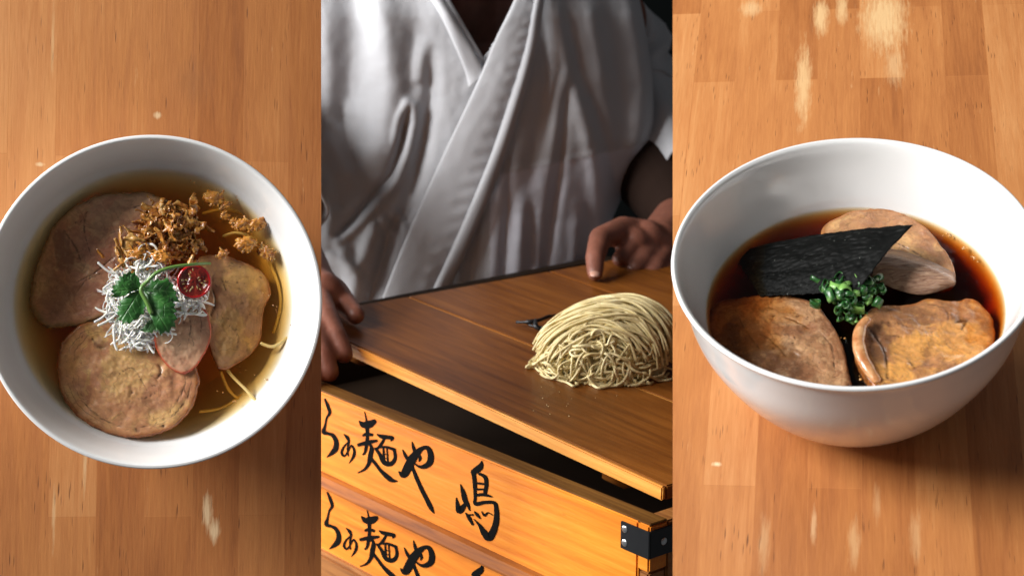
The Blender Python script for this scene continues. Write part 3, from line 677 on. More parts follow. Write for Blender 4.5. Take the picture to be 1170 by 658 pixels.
# nori sheet
m = Mat('dried_seaweed', .6, Specular_IOR_Level=.12); v = m.co()
nn = m.noise(v, 420, 5, .7, .4); n3 = m.noise(v, 90, 5, .6)
c = m.ramp(m.math('ADD', m.math('MULTIPLY', nn, .6), m.math('MULTIPLY', n3, .4)), [(.35, (.001, .0012, .001)), (.58, (.0028, .0032, .0028)), (.78, (.012, .013, .011))])
vo = m.n('ShaderNodeTexVoronoi', Vector=v, Scale=330.0)
c = m.mix(m.math('MULTIPLY', m.ramp(vo.outputs['Distance'], [(.06, 1), (.14, 0)]), m.ramp(n3, [(.50, 0), (.60, .6)])), c, (.32, .34, .30))
m.color(c); m.bump(m.math('ADD', nn, n3), .18, .0004); NORI = m.m
cs = [pR(1043, 257, z+.030), pR(982, 329, z+.0185), pR(868, 338, z-.0015), pR(836, 288, z-.0100), pR(930, 268, z+.012)]
bm = bmesh.new(); NU, NV = 90, 60; g = []
for i in range(NU+1):
    u = i/NU; row = []
    for j in range(NV+1):
        w = j/NV
        near = cs[2].lerp(cs[1], u); far = cs[3].lerp(cs[0], u)
        far = far + (cs[4]-cs[3].lerp(cs[0], .44))*math.sin(PI*u)*.9
        p = near.lerp(far, w)
        jg = .0009*noise.noise(Vector((u*30, w*30, 4)))
        p = p + Vector((jg, jg, .0022*math.sin(PI*w)*(.3+u) + .0009*noise.noise(Vector((u*6, w*6, 1))) + .0004*noise.noise(Vector((u*22, w*22, 2))) - .003*math.exp(-((w)/.10)**2)*u))
        row.append(bm.verts.new(p))
    g.append(row)
for i in range(NU):
    for j in range(NV): bm.faces.new((g[i][j], g[i+1][j], g[i+1][j+1], g[i][j+1]))
o = obj('seaweed_sheet', bm, NORI, M=MR); md = o.modifiers.new('s', 'SOLIDIFY'); md.thickness = .0005
tag(o, 'black sheet of dried seaweed leaning over the scallion rings', 'seaweed')
# scallion rings
m = Mat('scallion', .36, Coat_Weight=.2, Coat_Roughness=.15); v = m.co()
m.color(m.ramp(m.noise(v, 140, 3), [(.3, (.006, .040, .007)), (.5, (.020, .110, .018)), (.72, (.22, .40, .11))])); m.b.inputs['Subsurface Weight'].default_value = .15; m.b.inputs['Subsurface Radius'].default_value = (.001, .003, .001); SCAL = m.m
SCAL_P = Mat('scallion_pale', .4, (.20, .42, .09), Coat_Weight=.2).m
rg = random.Random(3); ring_meshes = []
spots = []
for i in range(64):
    for _ in range(60):
        x = rg.uniform(930, 1026); y = rg.uniform(316, 366)
        if abs(x-968)/40 + max(0, (y-345))/36 < 1.02 and not (x > 990 and y > 348): break
    spots.append((x, y))
for k, (x, y) in enumerate(sorted(spots, key=lambda q: q[1])):
    bm = bmesh.new(); r = rg.choice([.0018, .0024, .0030, .0036, .0044])*rg.uniform(.9, 1.1); el = rg.uniform(.45, .95); h = rg.uniform(.0007, .0030)
    n = 26; rings = []
    for i in range(n):
        a = 2*PI*i/n; wob = 1+.08*math.sin(3*a+k)
        cx_, cy_ = math.cos(a)*r*wob, math.sin(a)*r*el*wob
        rings.append([bm.verts.new((cx_*s1, cy_*s1, zz+.0004*math.sin(2*a+k))) for s1, zz in ((1, -h), (1.03, 0), (1, h), (.91, h*1.05), (.84, h*.9), (.83, 0), (.84, -h*.9), (.91, -h*1.05))])
    for i in range(n):
        A, B_ = rings[i], rings[(i+1) % n]
        for j in range(8): bm.faces.new((A[j], A[(j+1) % 8], B_[(j+1) % 8], B_[j]))
    bmesh.ops.recalc_face_normals(bm, faces=bm.faces[:])
    hh = max(.002, .0155*(1-((x-968)/62)**2)*(1-max(0, y-336)/42)) + rg.uniform(0, .0025)
    p = pR(x, y, z+hh)
    o = obj('scallion_ring', bm, SCAL if k % 7 else SCAL_P, M=MR @ Matrix.Translation(p) @ Matrix.Rotation(rg.uniform(0, 6.28), 4, 'Z') @ Matrix.Rotation(rg.uniform(.1, 1.35), 4, 'X'))
    tag(o, 'small cut green scallion ring in the heap under the seaweed sheet', 'scallion', 'chopped scallion rings')
# oil bubbles on both soups
m = Mat('oil_bead', .05, (.55, .26, .07), Transmission_Weight=.0, Coat_Weight=1.0); OIL = m.m
for nm, M, pf, zz, spots_, lab in (('oil_beads', MR, pR, SZR, [(985, 432, 1012, 440, 12), (1000, 424, 1012, 438, 8), (1075, 262, 1120, 300, 16), (930, 372, 965, 384, 4)], 'shiny oil beads on the dark soy broth'), ('oil_beads', ML, pL, SZL, [(300, 330, 330, 370, 12), (240, 440, 300, 480, 14), (215, 205, 300, 240, 12), (270, 420, 310, 440, 8)], 'fine oil beads on the golden broth')):
    bm = bmesh.new()
    for x0, y0, x1, y1, n in spots_:
        for k in range(n):
            f = rg.random(); p = pf(x0+(x1-x0)*f+rg.uniform(-3, 3), y0+(y1-y0)*f+rg.uniform(-3, 3), zz); rad = rg.uniform(.0003, .0010) if M is MR else rg.uniform(.0002, .0006)
            b2 = bmesh.new(); bmesh.ops.create_uvsphere(b2, u_segments=12, v_segments=8, radius=rad)
            for v in b2.verts: v.co = Vector((v.co.x, v.co.y, v.co.z*.45))+p
            me = bpy.data.meshes.new('t'); b2.to_mesh(me); b2.free(); bm.from_mesh(me)
    tag(obj(nm, bm, OIL, M=M), lab, 'oil', kind='stuff')

# ================================================================== MIDDLE: stacked wooden trays, lid, noodles, cook
YA = math.radians(40)
D_ = Vector((-math.sin(YA), math.cos(YA), 0)); E_ = Vector((math.cos(YA), math.sin(YA), 0)); ZV = Vector((0, 0, 1))
P1 = at(742, 600, 1.10)                                         # near top corner of the upper tray
MB = frame(P1, D_, E_, -ZV); MBi = None
# tray frame: x = along the lettered front (s), y = away from it (t), z = up
MT = Matrix((( D_.x, E_.x, 0, P1.x), (D_.y, E_.y, 0, P1.y), (0, 0, 1, P1.z), (0, 0, 0, 1)))   # left handed: fixed below
def tw(s, t, z): return P1 + D_*s + E_*t + ZV*z
MT = frame(P1, -D_, -E_, ZV)                                     # right handed: local x = -s, local y = -t
def tl(s, t, z): return Vector((-s, -t, z))
def front_st(x, y):
    h = hit(x, y, P1, -E_) - P1; return h.dot(D_), h.z
def tray_wood(name, base, dark, light, gl=.4, sc=1.0, seed=0.0, scuff=.35, axis=0):
    m = Mat(name, gl, Specular_IOR_Level=.28)
    s3 = (1.5, 22, 22) if axis == 0 else (22, 1.5, 22)
    v = m.co(scale=s3, loc=(seed, seed, seed))
    g = m.noise(v, 3*sc, 6, .6, 1.6); g2 = m.noise(m.co(scale=tuple(q*5 for q in s3), loc=(seed, 2, 0)), 4, 3, .5)
    wv = m.n('ShaderNodeTexWave', {'wave_type': 'BANDS', 'bands_direction': 'Z'}, Vector=m.co(scale=(.5, 3, 7), loc=(seed, 0, seed)), Scale=5.0, Distortion=9.0, Detail=3.0, Detail_Scale=.6).outputs['Fac']
    f = m.math('ADD', m.math('MULTIPLY', g, .72), m.math('ADD', m.math('MULTIPLY', g2, .2), m.math('MULTIPLY', wv, .06)))
    c = m.ramp(f, [(.33, dark), (.52, base), (.72, light)])
    sn = m.noise(m.co(scale=(40, 90, 60)), 3, 5, .7); c = m.mix(m.math('MULTIPLY', m.ramp(sn, [(.64, 0), (.72, 1)]), scuff), c, tuple(min(1, q*1.4) for q in light))
    sn2 = m.noise(m.co(scale=(9, 30, 30), loc=(7, 1, 2)), 5, 5, .7); c = m.mix(m.math('MULTIPLY', m.ramp(sn2, [(.62, 0), (.76, 1)]), .5), c, tuple(q*.5 for q in dark))
    m.color(c); m.bump(m.math('ADD', g2, g), .22, .0008); return m.m
ORANGE = tray_wood('honey_cedar', (.72, .225, .017), (.58, .150, .010), (.82, .31, .036), .45, seed=1.3, scuff=.25)
ORANGE_D = tray_wood('worn_tray_edge', (.34, .100, .008), (.17, .042, .004), (.46, .16, .02), .6, seed=4.1, scuff=.06)
TOPE = tray_wood('aged_tray_top', (.17, .075, .014), (.09, .035, .007), (.26, .12, .03), .6, seed=5.1, scuff=.3)
BROWN = tray_wood('dark_tray_base', (.30, .12, .03), (.15, .05, .012), (.42, .19, .06), .5, seed=8.0, scuff=.3)
for m_ in (ORANGE_D, TOPE): m_.node_tree.nodes['Principled BSDF'].inputs['Specular IOR Level'].default_value = .15
INK = Mat('brush_ink', .8, (.0025, .0025, .0025), Specular_IOR_Level=.05).m
DARKIN = Mat('shade_black_inside', .7, (.022, .012, .006), Specular_IOR_Level=.2).m  # gloom under the lid put into the colour of the inner boards
BLACKM = Mat('black_iron', .38, (.025, .027, .030), Metallic=.6).m
RIVET = Mat('steel_rivet', .28, (.55, .57, .58), Metallic=.9).m
LEN = .60; WID = .52; H1 = .0795; WT = .017
def add_quadbox(bm, s0, s1, t0, t1, z0, z1, bev=.0012): boxm(bm, -s1, -s0, -t1, -t0, z0, z1, bev)
def tray(ztop, h, label, brk):
    root = empty('wooden_tray', MT @ Matrix.Translation((0, 0, ztop-h)), label, 'tray', 'stacked lettered wooden trays')
    T = Matrix.Translation((0, 0, h))
    def part(name, *a, mat=ORANGE, bev=.0012):
        bm = bmesh.new(); add_quadbox(bm, *a, bev); o = obj(name, bm, mat, root, T); auto_smooth(o); return o
    # front board, with the finger joint notch at the corner
    bm = bmesh.new(); add_quadbox(bm, .0105, LEN, 0, WT, -h, -.0005); add_quadbox(bm, 0, .0105, 0, WT, -h*.42, -.0005)
    o = obj('front_board', bm, ORANGE, root, T); auto_smooth(o)
    part('back_board', 0, LEN, WID-WT, WID, -h, -.001, mat=DARKIN)
    part('side_board', 0.0005, WT, WT, WID-WT, -h, -.0012, mat=BROWN)
    part('side_board', LEN-WT, LEN, WT, WID-WT, -h, -.001, mat=DARKIN)
    part('bottom_board', WT, LEN-WT, WT, WID-WT, -h, -h+.006, mat=DARKIN)
    part('top_edge', 0.0003, LEN-.0003, .0012, WT-.0006, -.0012, .0006, mat=TOPE, bev=.0004)
    part('corner_joint', .0012, .0100, .0010, WT-.0004, -h, -h*.42-.0006, mat=BROWN)
    if brk:
        b = empty('x', Matrix(), '', ''); bpy.data.objects.remove(b)
        bm = bmesh.new(); s0, z1 = front_st(711, 594); s1, z2 = front_st(711, 625)
        add_quadbox(bm, -.0016, s0, -.0016, 0, z2, z1, .0004); add_quadbox(bm, -.0016, 0, -.0004, .050, z2, z1, .0004)
        br = obj('corner_bracket', bm, BLACKM, root, T, smooth=False)
        for (s, t, zz) in ((s0-.004, -.0016, z1-.0045), (s0-.004, -.0016, z2+.0048), (-.0016, .012, (z1+z2)/2)):
            bm = bmesh.new(); bmesh.ops.create_uvsphere(bm, u_segments=20, v_segments=10, radius=.0026)
            for v in bm.verts: v.co = Vector((v.co.x*(.35 if t > 0 else 1), v.co.y*(1 if t > 0 else .35), v.co.z))+tl(s, t, zz)
            obj('rivet', bm, RIVET, br)
    return root
up = tray(0, H1-.0006, 'upper honey coloured wooden tray with black brush lettering and iron corner', True)
CH = .0115
lowz = -H1
lo = tray(lowz-CH*.0, .090, 'lower honey coloured lettered tray under the open one', False)
# worn chamfered moulding along the foot of the upper tray front
bm = bmesh.new(); A = [tl(0, 0, -H1+.0115), tl(LEN, 0, -H1+.0115)]; 
prof = [(0.0, .0115), (-.0035, .0095), (-.0060, .0020), (-.0060, .0006), (0.0, .0006)]
vs = [[bm.verts.new(tl(s, t-.0004, -H1+zz)) for t, zz in prof] for s in (0.010, LEN)]
for k in range(len(prof)): bm.faces.new((vs[0][k], vs[0][(k+1) % 5], vs[1][(k+1) % 5], vs[1][k]))
bm.faces.new(vs[0]); bm.faces.new(vs[1][::-1]); bmesh.ops.recalc_face_normals(bm, faces=bm.faces[:])
obj('worn_moulding', bm, ORANGE_D, up, Matrix.Translation((0, 0, H1-.0006)), smooth=False)
# worn brown plinth
zb = front_st(413, 649)[1]
bm = bmesh.new(); add_quadbox(bm, -.03, .66, -.006, .54, -.30, zb-.001, .003)
add_quadbox(bm, -.026, .65, -.0005, .53, zb-.0012, -H1-.0905, .0005)
o = obj('wooden_plinth', bm, BROWN, M=MT); auto_smooth(o); tag(o, 'worn brown wooden base under the lettered trays', 'base')

# brush lettering
def strokes():
    A = lambda pl: [(366+x/6.58, 440+y/6.58, w/6.58) for x, y, w in pl]
    B_ = lambda pl: [(400+x/5.48, 470+y/5.48, w/5.48) for x, y, w in pl]
    C_ = lambda pl: [(510+x/6.27, 520+y/6.27, w/6.27) for x, y, w in pl]
    g1 = [A([(38, 108, 14), (58, 155, 26), (72, 205, 24), (50, 245, 15), (38, 300, 18), (28, 350, 34), (62, 362, 24), (98, 378, 30), (122, 425, 36), (116, 475, 42), (88, 508, 32), (50, 540, 5)])]
    g2 = [A([(180, 368, 8), (205, 392, 26), (216, 428, 16), (205, 475, 12), (212, 525, 10)]), A([(212, 425, 12), (178, 462, 15), (162, 505, 20), (182, 530, 16), (210, 495, 12), (234, 452, 14), (257, 488, 20), (250, 535, 22), (218, 585, 4)])]
    g3 = [A([(335, 203, 6), (345, 245, 10), (350, 270, 14)]), A([(298, 272, 14), (325, 295, 48), (370, 292, 58), (412, 268, 34)]), A([(322, 376, 16), (350, 366, 28), (392, 372, 22)]), A([(352, 305, 30), (356, 370, 24), (350, 440, 26), (338, 500, 20), (322, 520, 14)]),
          A([(285, 448, 24), (330, 436, 30), (380, 424, 30), (428, 414, 16)]), A([(372, 440, 22), (392, 480, 22), (378, 520, 34)]), A([(385, 460, 20), (378, 530, 36), (366, 585, 28), (335, 630, 18), (285, 655, 8)]),
          B_([(126, 285, 22), (160, 325, 20), (195, 370, 22), (240, 412, 32), (268, 430, 24), (294, 434, 10)]),
          B_([(172, 142, 8), (200, 155, 26), (240, 160, 26), (266, 165, 22), (258, 182, 8)]), B_([(215, 170, 14), (190, 212, 18), (162, 238, 12)]), B_([(160, 232, 14), (188, 268, 22), (210, 312, 28), (240, 328, 30), (268, 318, 26), (284, 285, 20), (278, 240, 18)]),
          B_([(185, 222, 14), (232, 222, 16), (280, 238, 20)]), B_([(210, 232, 10), (214, 312, 14)]), B_([(232, 232, 8), (238, 312, 10)]), B_([(210, 262, 6), (240, 268, 6)]), B_([(212, 290, 6), (240, 294, 6)])]
    g4 = [B_([(308, 376, 8), (336, 392, 46), (362, 352, 54), (388, 300, 54), (420, 258, 42), (455, 228, 26), (488, 228, 28), (506, 268, 36), (500, 318, 38), (462, 344, 28), (428, 340, 14), (400, 318, 6)]), B_([(332, 240, 6), (346, 270, 18), (364, 300, 18)]), B_([(390, 190, 5), (398, 222, 18), (408, 256, 18)]),
          B_([(432, 262, 10), (440, 290, 18), (434, 310, 5)]), B_([(384, 325, 12), (408, 390, 22), (440, 465, 24), (480, 545, 26), (508, 600, 26), (524, 630, 8)])]
    g5 = [C_([(256, 42, 8), (244, 80, 42), (205, 112, 44), (182, 122, 16)]), C_([(195, 118, 28), (205, 200, 26), (208, 312, 18)]), C_([(238, 130, 18), (280, 155, 26), (288, 210, 26), (276, 280, 22)]), C_([(212, 196, 12), (245, 200, 16), (282, 204, 16)]), C_([(212, 240, 14), (280, 242, 14)]),
          C_([(212, 285, 18), (262, 278, 22), (300, 286, 18), (328, 294, 8)]), C_([(204, 310, 12), (214, 345, 28), (280, 334, 24), (345, 338, 24), (360, 385, 30), (360, 460, 38), (340, 535, 46), (308, 584, 56), (272, 550, 44), (240, 498, 20), (200, 455, 4)]),
          C_([(204, 402, 8), (220, 420, 22), (242, 446, 12)]), C_([(258, 404, 8), (276, 428, 16), (300, 408, 8), (334, 426, 6)]), C_([(104, 208, 6), (122, 262, 30), (136, 318, 34), (156, 350, 22), (168, 388, 10)]), C_([(74, 304, 6), (82, 350, 26), (98, 392, 48), (134, 350, 26)]), C_([(142, 412, 8), (162, 440, 24), (188, 488, 16)]), C_([(150, 422, 8), (192, 424, 12)])]
    return g1+g2+g3+g4+g5
def lettering(root, shift, T):
    for k, st in enumerate(strokes()):
        P = catmull(st, 7); bm = bmesh.new(); L = []; Rr = []
        C2 = [front_st(x, y) for x, y, w in P]
        # width in metres at that place: pixels there are about .62 mm upright, wider along the foreshortened face
        for i, (x, y, w) in enumerate(P):
            x0, y0 = P[max(i-1, 0)][:2]; x1, y1 = P[min(i+1, len(P)-1)][:2]; dx, dy = x1-x0, y1-y0; l = math.hypot(dx, dy) or 1
            jg = 1+.10*noise.noise(Vector((x*.9, y*.9, k)))
            nx, ny = -dy/l*w*.5*jg, dx/l*w*.5*jg
            L.append(front_st(x+nx, y+ny)); Rr.append(front_st(x-nx, y-ny))
        eps = .00025+k*.000006
        a = [bm.verts.new(tl(s, -eps, z_+shift)) for s, z_ in L]; b = [bm.verts.new(tl(s, -eps, z_+shift)) for s, z_ in Rr]
        for i in range(len(a)-1): bm.faces.new((a[i], b[i], b[i+1], a[i+1]))
        # round the ends
        for i, e in ((0, -1), (len(P)-1, 1)):
            c = (Vector(a[i].co)+Vector(b[i].co))/2; j = i-e; cj = (Vector(a[j].co)+Vector(b[j].co))/2; dv = (c-cj).normalized()*((a[i].co-b[i].co).length*.45)
            t_ = bm.verts.new(c+dv); m1 = bm.verts.new(a[i].co.lerp(c, .15)+dv*.7); m2 = bm.verts.new(b[i].co.lerp(c, .15)+dv*.7)
            bm.faces.new((a[i], m1, t_, m2, b[i]))
        o = obj('brush_stroke', bm, INK, root, T, smooth=False)
        md = o.modifiers.new('s', 'SOLIDIFY'); md.thickness = .0002; md.offset = 0
s1, z1 = front_st(372, 457); s2, z2 = front_st(374, 563)
lettering(up, 0, Matrix.Translation((0, 0, H1-.0006)))
lettering(lo, z2-z1, Matrix.Translation((0, 0, .090+H1)))

# the lid: three boards glued side by side, propped up at its far left end
LB = hit(758, 574, P1, ZV)
LT = at(757, 556, (LB-CAM).dot(F_))
dl = ray(-985, -236).normalized(); el = (E_-dl*E_.dot(dl)).normalized(); nl = el.cross(dl).normalized()
if nl.z < 0: nl = -nl
MLID = frame(LT, -dl, -el, nl)
def lid_pt(s, t, z): return LT + dl*s + el*t + nl*z
def lid_st(x, y, z=0):
    h = hit(x, y, LT+nl*z, nl)-LT; return h.dot(dl), h.dot(el)
LIDW = tray_wood('red_brown_lid', (.20, .064, .009), (.11, .030, .004), (.29, .10, .016), .40, seed=2.2, scuff=.06)
LIDE = tray_wood('lid_edge', (.62, .26, .045), (.45, .16, .025), (.74, .38, .09), .42, seed=6.2, scuff=.5)
lid = empty('plank_board', MLID, 'red brown plank lid held half open over the trays', 'lid')
TH = .0105; LL = .484; edges = [0.0, .125, .292, .47]
for k in range(3):
    bm = bmesh.new(); add_quadbox(bm, 0, LL, edges[k]+(.0035 if k == 0 else .0007), edges[k+1]-.0007, -TH, 0, .0010)
    o = obj('plank', bm, LIDW, lid); auto_smooth(o)
bm = bmesh.new(); add_quadbox(bm, .0003, LL-.0003, 0, .0036, -TH+.0002, -.0002, .0010); o = obj('front_edge', bm, LIDE, lid); auto_smooth(o)
for k in (1, 2):
    bm = bmesh.new(); add_quadbox(bm, .001, LL-.001, edges[k]-.0008, edges[k]+.0008, -TH+.001, -.0006, 0); obj('seam', bm, LIDE if k == 1 else LIDW, lid, smooth=False)
# cleat under the lid, seen in the gap
bm = bmesh.new(); add_quadbox(bm, .06, .085, .02, .45, -TH-.016, -TH-.0003, .001); obj('cleat', bm, LIDW, lid)
bm = bmesh.new(); add_quadbox(bm, .40, .425, .02, .45, -TH-.016, -TH-.0003, .001); obj('cleat', bm, LIDW, lid)

# black twig like iron handle lying on the lid
bm = bmesh.new()
def lp(x, y, h): s, t = lid_st(x, y, h); return Vector((-s, -t, h))
for pl, r in (([(590, 368, .003), (603, 368, .005), (615, 366, .006), (626, 362, .005), (634, 360, .003)], [.0012, .0022, .0016, .0018, .0010]), ([(604, 371, .004), (614, 374, .004), (626, 377, .003), (638, 375, .003), (640, 370, .003)], [.0010, .0022, .0026, .0024, .0012]), ([(612, 366, .006), (612, 372, .006), (616, 376, .004)], [.0018, .0024, .0016])):
    pts = catmull(pl, 4); n = len(pts); rad = [r[min(4, int(i*len(r)/n)) % len(r)] for i in range(n)]
    tube(bm, [lp(*p) for p in pts], rad, 10)
o = obj('iron_handle', bm, BLACKM, M=MLID); tag(o, 'small black iron handle on the lid behind the noodles', 'handle')

# raw noodle bundle
m = Mat('raw_noodle', .55); v = m.co(); m.color(m.ramp(m.noise(v, 90, 4, .6), [(.3, (.62, .50, .22)), (.55, (.78, .67, .36)), (.8, (.86, .78, .50))])); m.bump(m.noise(v, 900, 2), .2, .0003)
m.b.inputs['Subsurface Weight'].default_value = .1; m.b.inputs['Subsurface Radius'].default_value = (.002, .0015, .001); RAW = m.m
nb = empty('noodle_portion', MLID, 'folded portion of fresh pale noodles lying on the lid', 'noodles')
vdir = F_ - nl*F_.dot(nl); vdir.normalize(); hdir = nl.cross(vdir)
if hdir.dot(R_) < 0: hdir = -hdir
S0, T0 = lid_st(694, 424, 0); C0 = lid_pt(S0, T0, 0) + vdir*.012
MLIDi = MLID.inverted()
def nloc(a, b, h): return MLIDi @ (C0 + hdir*a + vdir*b + nl*h)     # a right, b away, h up
rg = random.Random(21)
AX, BX, HX = .060, .050, .0590
def dome(a, b): 
    q = 1-(a/AX)**2-(b/BX)**2
    return HX*math.sqrt(max(0, q))
bm = bmesh.new()
# a rough core so that no light shows through
bmesh.ops.create_icosphere(bm, subdivisions=5, radius=1)
core = []
for v in bm.verts:
    p = v.co.copy(); d = 1+.05*noise.noise(p*4)
    v.co = nloc(p.x*AX*.80*d, p.y*BX*.80*d, max(.0006, p.z*HX*.80*d))
# combed strands: from the left and rear foot over the crest, gathering at the right front foot
for i in range(270):
    w = rg.random(); lay = rg.uniform(.84, 1.05)
    ths = math.radians(228-170*w+rg.gauss(0, 6)); the = math.radians(-62+82*w+rg.gauss(0, 10))
    ra = rg.uniform(.88, 1.0); rb = rg.uniform(.80, 1.0)
    A_ = Vector((math.cos(ths)*ra, math.sin(ths)*ra)); B_ = Vector((math.cos(the)*rb, math.sin(the)*rb))
    mid = (A_+B_)*.5 + Vector((.10, .30*(.4+w)))*.6 + Vector((rg.gauss(0, .09), rg.gauss(0, .09)))
    pts = []; N = 26; ph = rg.uniform(0, 6)
    for k in range(N+1):
        u = k/N; q = A_*(1-u)**2 + mid*2*u*(1-u) + B_*u*u
        q += Vector((.040*math.sin(u*8+ph), .045*math.cos(u*7+ph)))
        if q.length > .99: q *= .99/q.length
        h = math.sqrt(max(0, 1-q.length_squared))**.85
        L2 = lay*(1+.03*noise.noise(Vector((u*4, i*.7, 0))))
        asym = 1+.20*q.x
        pts.append(nloc(q.x*AX*L2, q.y*BX*L2, max(.0010, HX*h*L2*asym*.94)))
    tube(bm, pts, .00100*rg.uniform(.85, 1.12), 7)
# looser strands tumbling over the front foot
for i in range(150):
    a = rg.uniform(-.95, .55); ph = rg.uniform(0, .62-.25*a); th = rg.choice([0, PI])+rg.gauss(0, .8); cv = rg.gauss(0, .20); out = rg.uniform(.90, 1.05)
    pts = []; N = rg.randint(9, 20)
    for k in range(N):
        aa = max(-1.02, min(.95, a)); r = math.sqrt(max(.04, 1-min(.96, aa*aa)))
        o2 = out+.035*math.sin(k*.6+i)
        pts.append(nloc(aa*AX*o2*math.cos(ph*.5), -r*BX*math.cos(ph)*o2, max(.0011, r*HX*.92*math.sin(max(0, ph))*o2)))
        th += cv+rg.uniform(-.12, .12); a += math.cos(th)*.040; ph = max(0, ph+math.sin(th)*.055)
        if ph > .95: th = -abs(th)
    tube(bm, pts, .00100*rg.uniform(.85, 1.12), 7)
# loose loops on the lid in front
for pl in ([(605, 414), (612, 408), (622, 404), (630, 412)], [(613, 420), (620, 410), (634, 408)], [(630, 424), (634, 432), (648, 437), (656, 441), (662, 434), (656, 424)], [(672, 436), (684, 443), (700, 440), (708, 434), (716, 430)], [(640, 418), (652, 428), (660, 440)], [(716, 436), (726, 438), (738, 433), (748, 430)], [(745, 428), (756, 432), (764, 426)], [(740, 424), (752, 434)], [(752, 425), (762, 432)], [(604, 417), (610, 414), (618, 416)], [(628, 424), (640, 431), (660, 433), (684, 432)], [(668, 438), (690, 436), (714, 432)]):
    tube(bm, [MLIDi @ lid_pt(*lid_st(x, y, .0012), .0012) for x, y in catmull(pl, 6)], .00105, 7)
o = obj('noodle_strands', bm, RAW, nb); tag(o, kind='stuff')

# dust of flour on the lid
bm = bmesh.new()
for i in range(60):
    x = rg.uniform(600, 720); y = rg.uniform(432, 480)
    if rg.random() > math.exp(-((x-650)/50)**2-((y-450)/18)**2): continue
    s, t = lid_st(x, y); b2 = bmesh.new(); bmesh.ops.create_icosphere(bm, subdivisions=1, radius=rg.uniform(.0002, .0005), matrix=Matrix.Translation((-s, -t, .0002)))
    b2.free()
tag(obj('flour_crumbs', bm, RAW, M=MLID), 'pale flour crumbs scattered on the lid before the noodles', 'flour', kind='stuff')

# ------------------------------------------------------------------ the cook
def skin_mat():
    m = Mat('skin', .48); v = m.co(); m.color(m.ramp(m.noise(v, 30, 5, .6), [(.3, (.13, .046, .027)), (.6, (.22, .082, .052)), (.85, (.32, .13, .088))]))
    m.b.inputs['Subsurface Weight'].default_value = .15; m.b.inputs['Subsurface Radius'].default_value = (.010, .004, .002)
    m.bump(m.math('ADD', m.noise(v, 160, 5, .6), m.math('MULTIPLY', m.noise(m.co(scale=(1, 1, 3)), 500, 2), .4)), .35, .0012); return m.m
SKIN = skin_mat()
# torso plane: parallel to the far end of the lid, just behind it
YT = math.radians(9)
TD = Vector((-math.sin(YT), math.cos(YT), 0)); TE = Vector((math.cos(YT), math.sin(YT), 0))
TP = at(700, 300, 1.86)
def tor(x, y, back=0): return hit(x, y, TP+TD*back, TD)
chest = tor(545, 60, .055)
fwd = -TD
neck = chest + ZV*.06 + TD*.055
root_p = Vector((neck.x, neck.y, neck.z-.55))
person = empty('person', Matrix.Translation((neck.x, neck.y, neck.z-.60)), 'cook in a white wrap jacket holding the tray lid with both hands', 'person')
bm = bmesh.new()
def cap(a, b, ra, rb): capsule(bm, a, b, ra, rb)
def L(r_, u_, f_): return neck + TE*r_ + ZV*u_ + fwd*f_           # viewer right, up, forward
cap(L(-.09, -.55, -.03), L(.09, -.55, -.03), .085, .085)
cap(L(-.075, -.30, -.02), L(-.08, -.12, -.015), .075, .078); cap(L(.075, -.30, -.02), L(.08, -.12, -.015), .075, .078)
cap(L(0, -.30, -.02), L(0, -.12, -.005), .085, .085); cap(L(-.07, -.55, -.02), L(-.07, -.30, -.02), .08, .078); cap(L(.07, -.55, -.02), L(.07, -.30, -.02), .08, .078)
cap(L(-.15, -.035, -.03), L(.15, -.035, -.03), .055, .055)
cap(L(0, -.06, -.015), L(0, .07, .0), .062, .055)
cap(L(0, .12, .010), L(0, .20, .0), .072, .092); cap(L(0, .10, .035), L(0, .16, .03), .045, .065)       # jaw and skull
cap(L(0, .135, .088), L(0, .165, .080), .013, .007)                                                        # nose
for s in (-1, 1):
    cap(L(s*.086, .135, -.005), L(s*.088, .165, -.008), .012, .016)                                       # ears
# viewer-right arm (his left): shoulder, elbow, wrist
wr = at(778, 248, 1.83); elb = at(714, 150, 2.0)
cap(L(.135, -.06, -.05), elb, .046, .042); cap(elb, wr, .040, .027)
pm = at(752, 278, 1.755)
cap(wr, pm, .027, .024); cap(at(738, 272, 1.735), at(770, 292, 1.76), .019, .020); cap(at(725, 276, 1.72), at(748, 282, 1.745), .015, .018)
def finger(pts, r0, r1):
    n = len(pts)-1
    for i in range(n): cap(pts[i], pts[i+1], r0+(r1-r0)*i/n, r0+(r1-r0)*(i+1)/n)
finger([at(742, 268, 1.75), at(712, 262, 1.725), at(686, 272, 1.69), at(680, 294, 1.66), at(680, 312, 1.645)], .0150, .0080)     # thumb on the lid
finger([at(736, 274, 1.735), at(718, 284, 1.71), at(708, 296, 1.70)], .0105, .0080)
finger([at(748, 282, 1.735), at(735, 295, 1.71), at(726, 306, 1.70)], .0105, .0082)
finger([at(760, 290, 1.735), at(750, 304, 1.71), at(744, 316, 1.70)], .0102, .0080)
finger([at(770, 298, 1.74), at(764, 312, 1.715), at(760, 324, 1.705)], .0092, .0072)
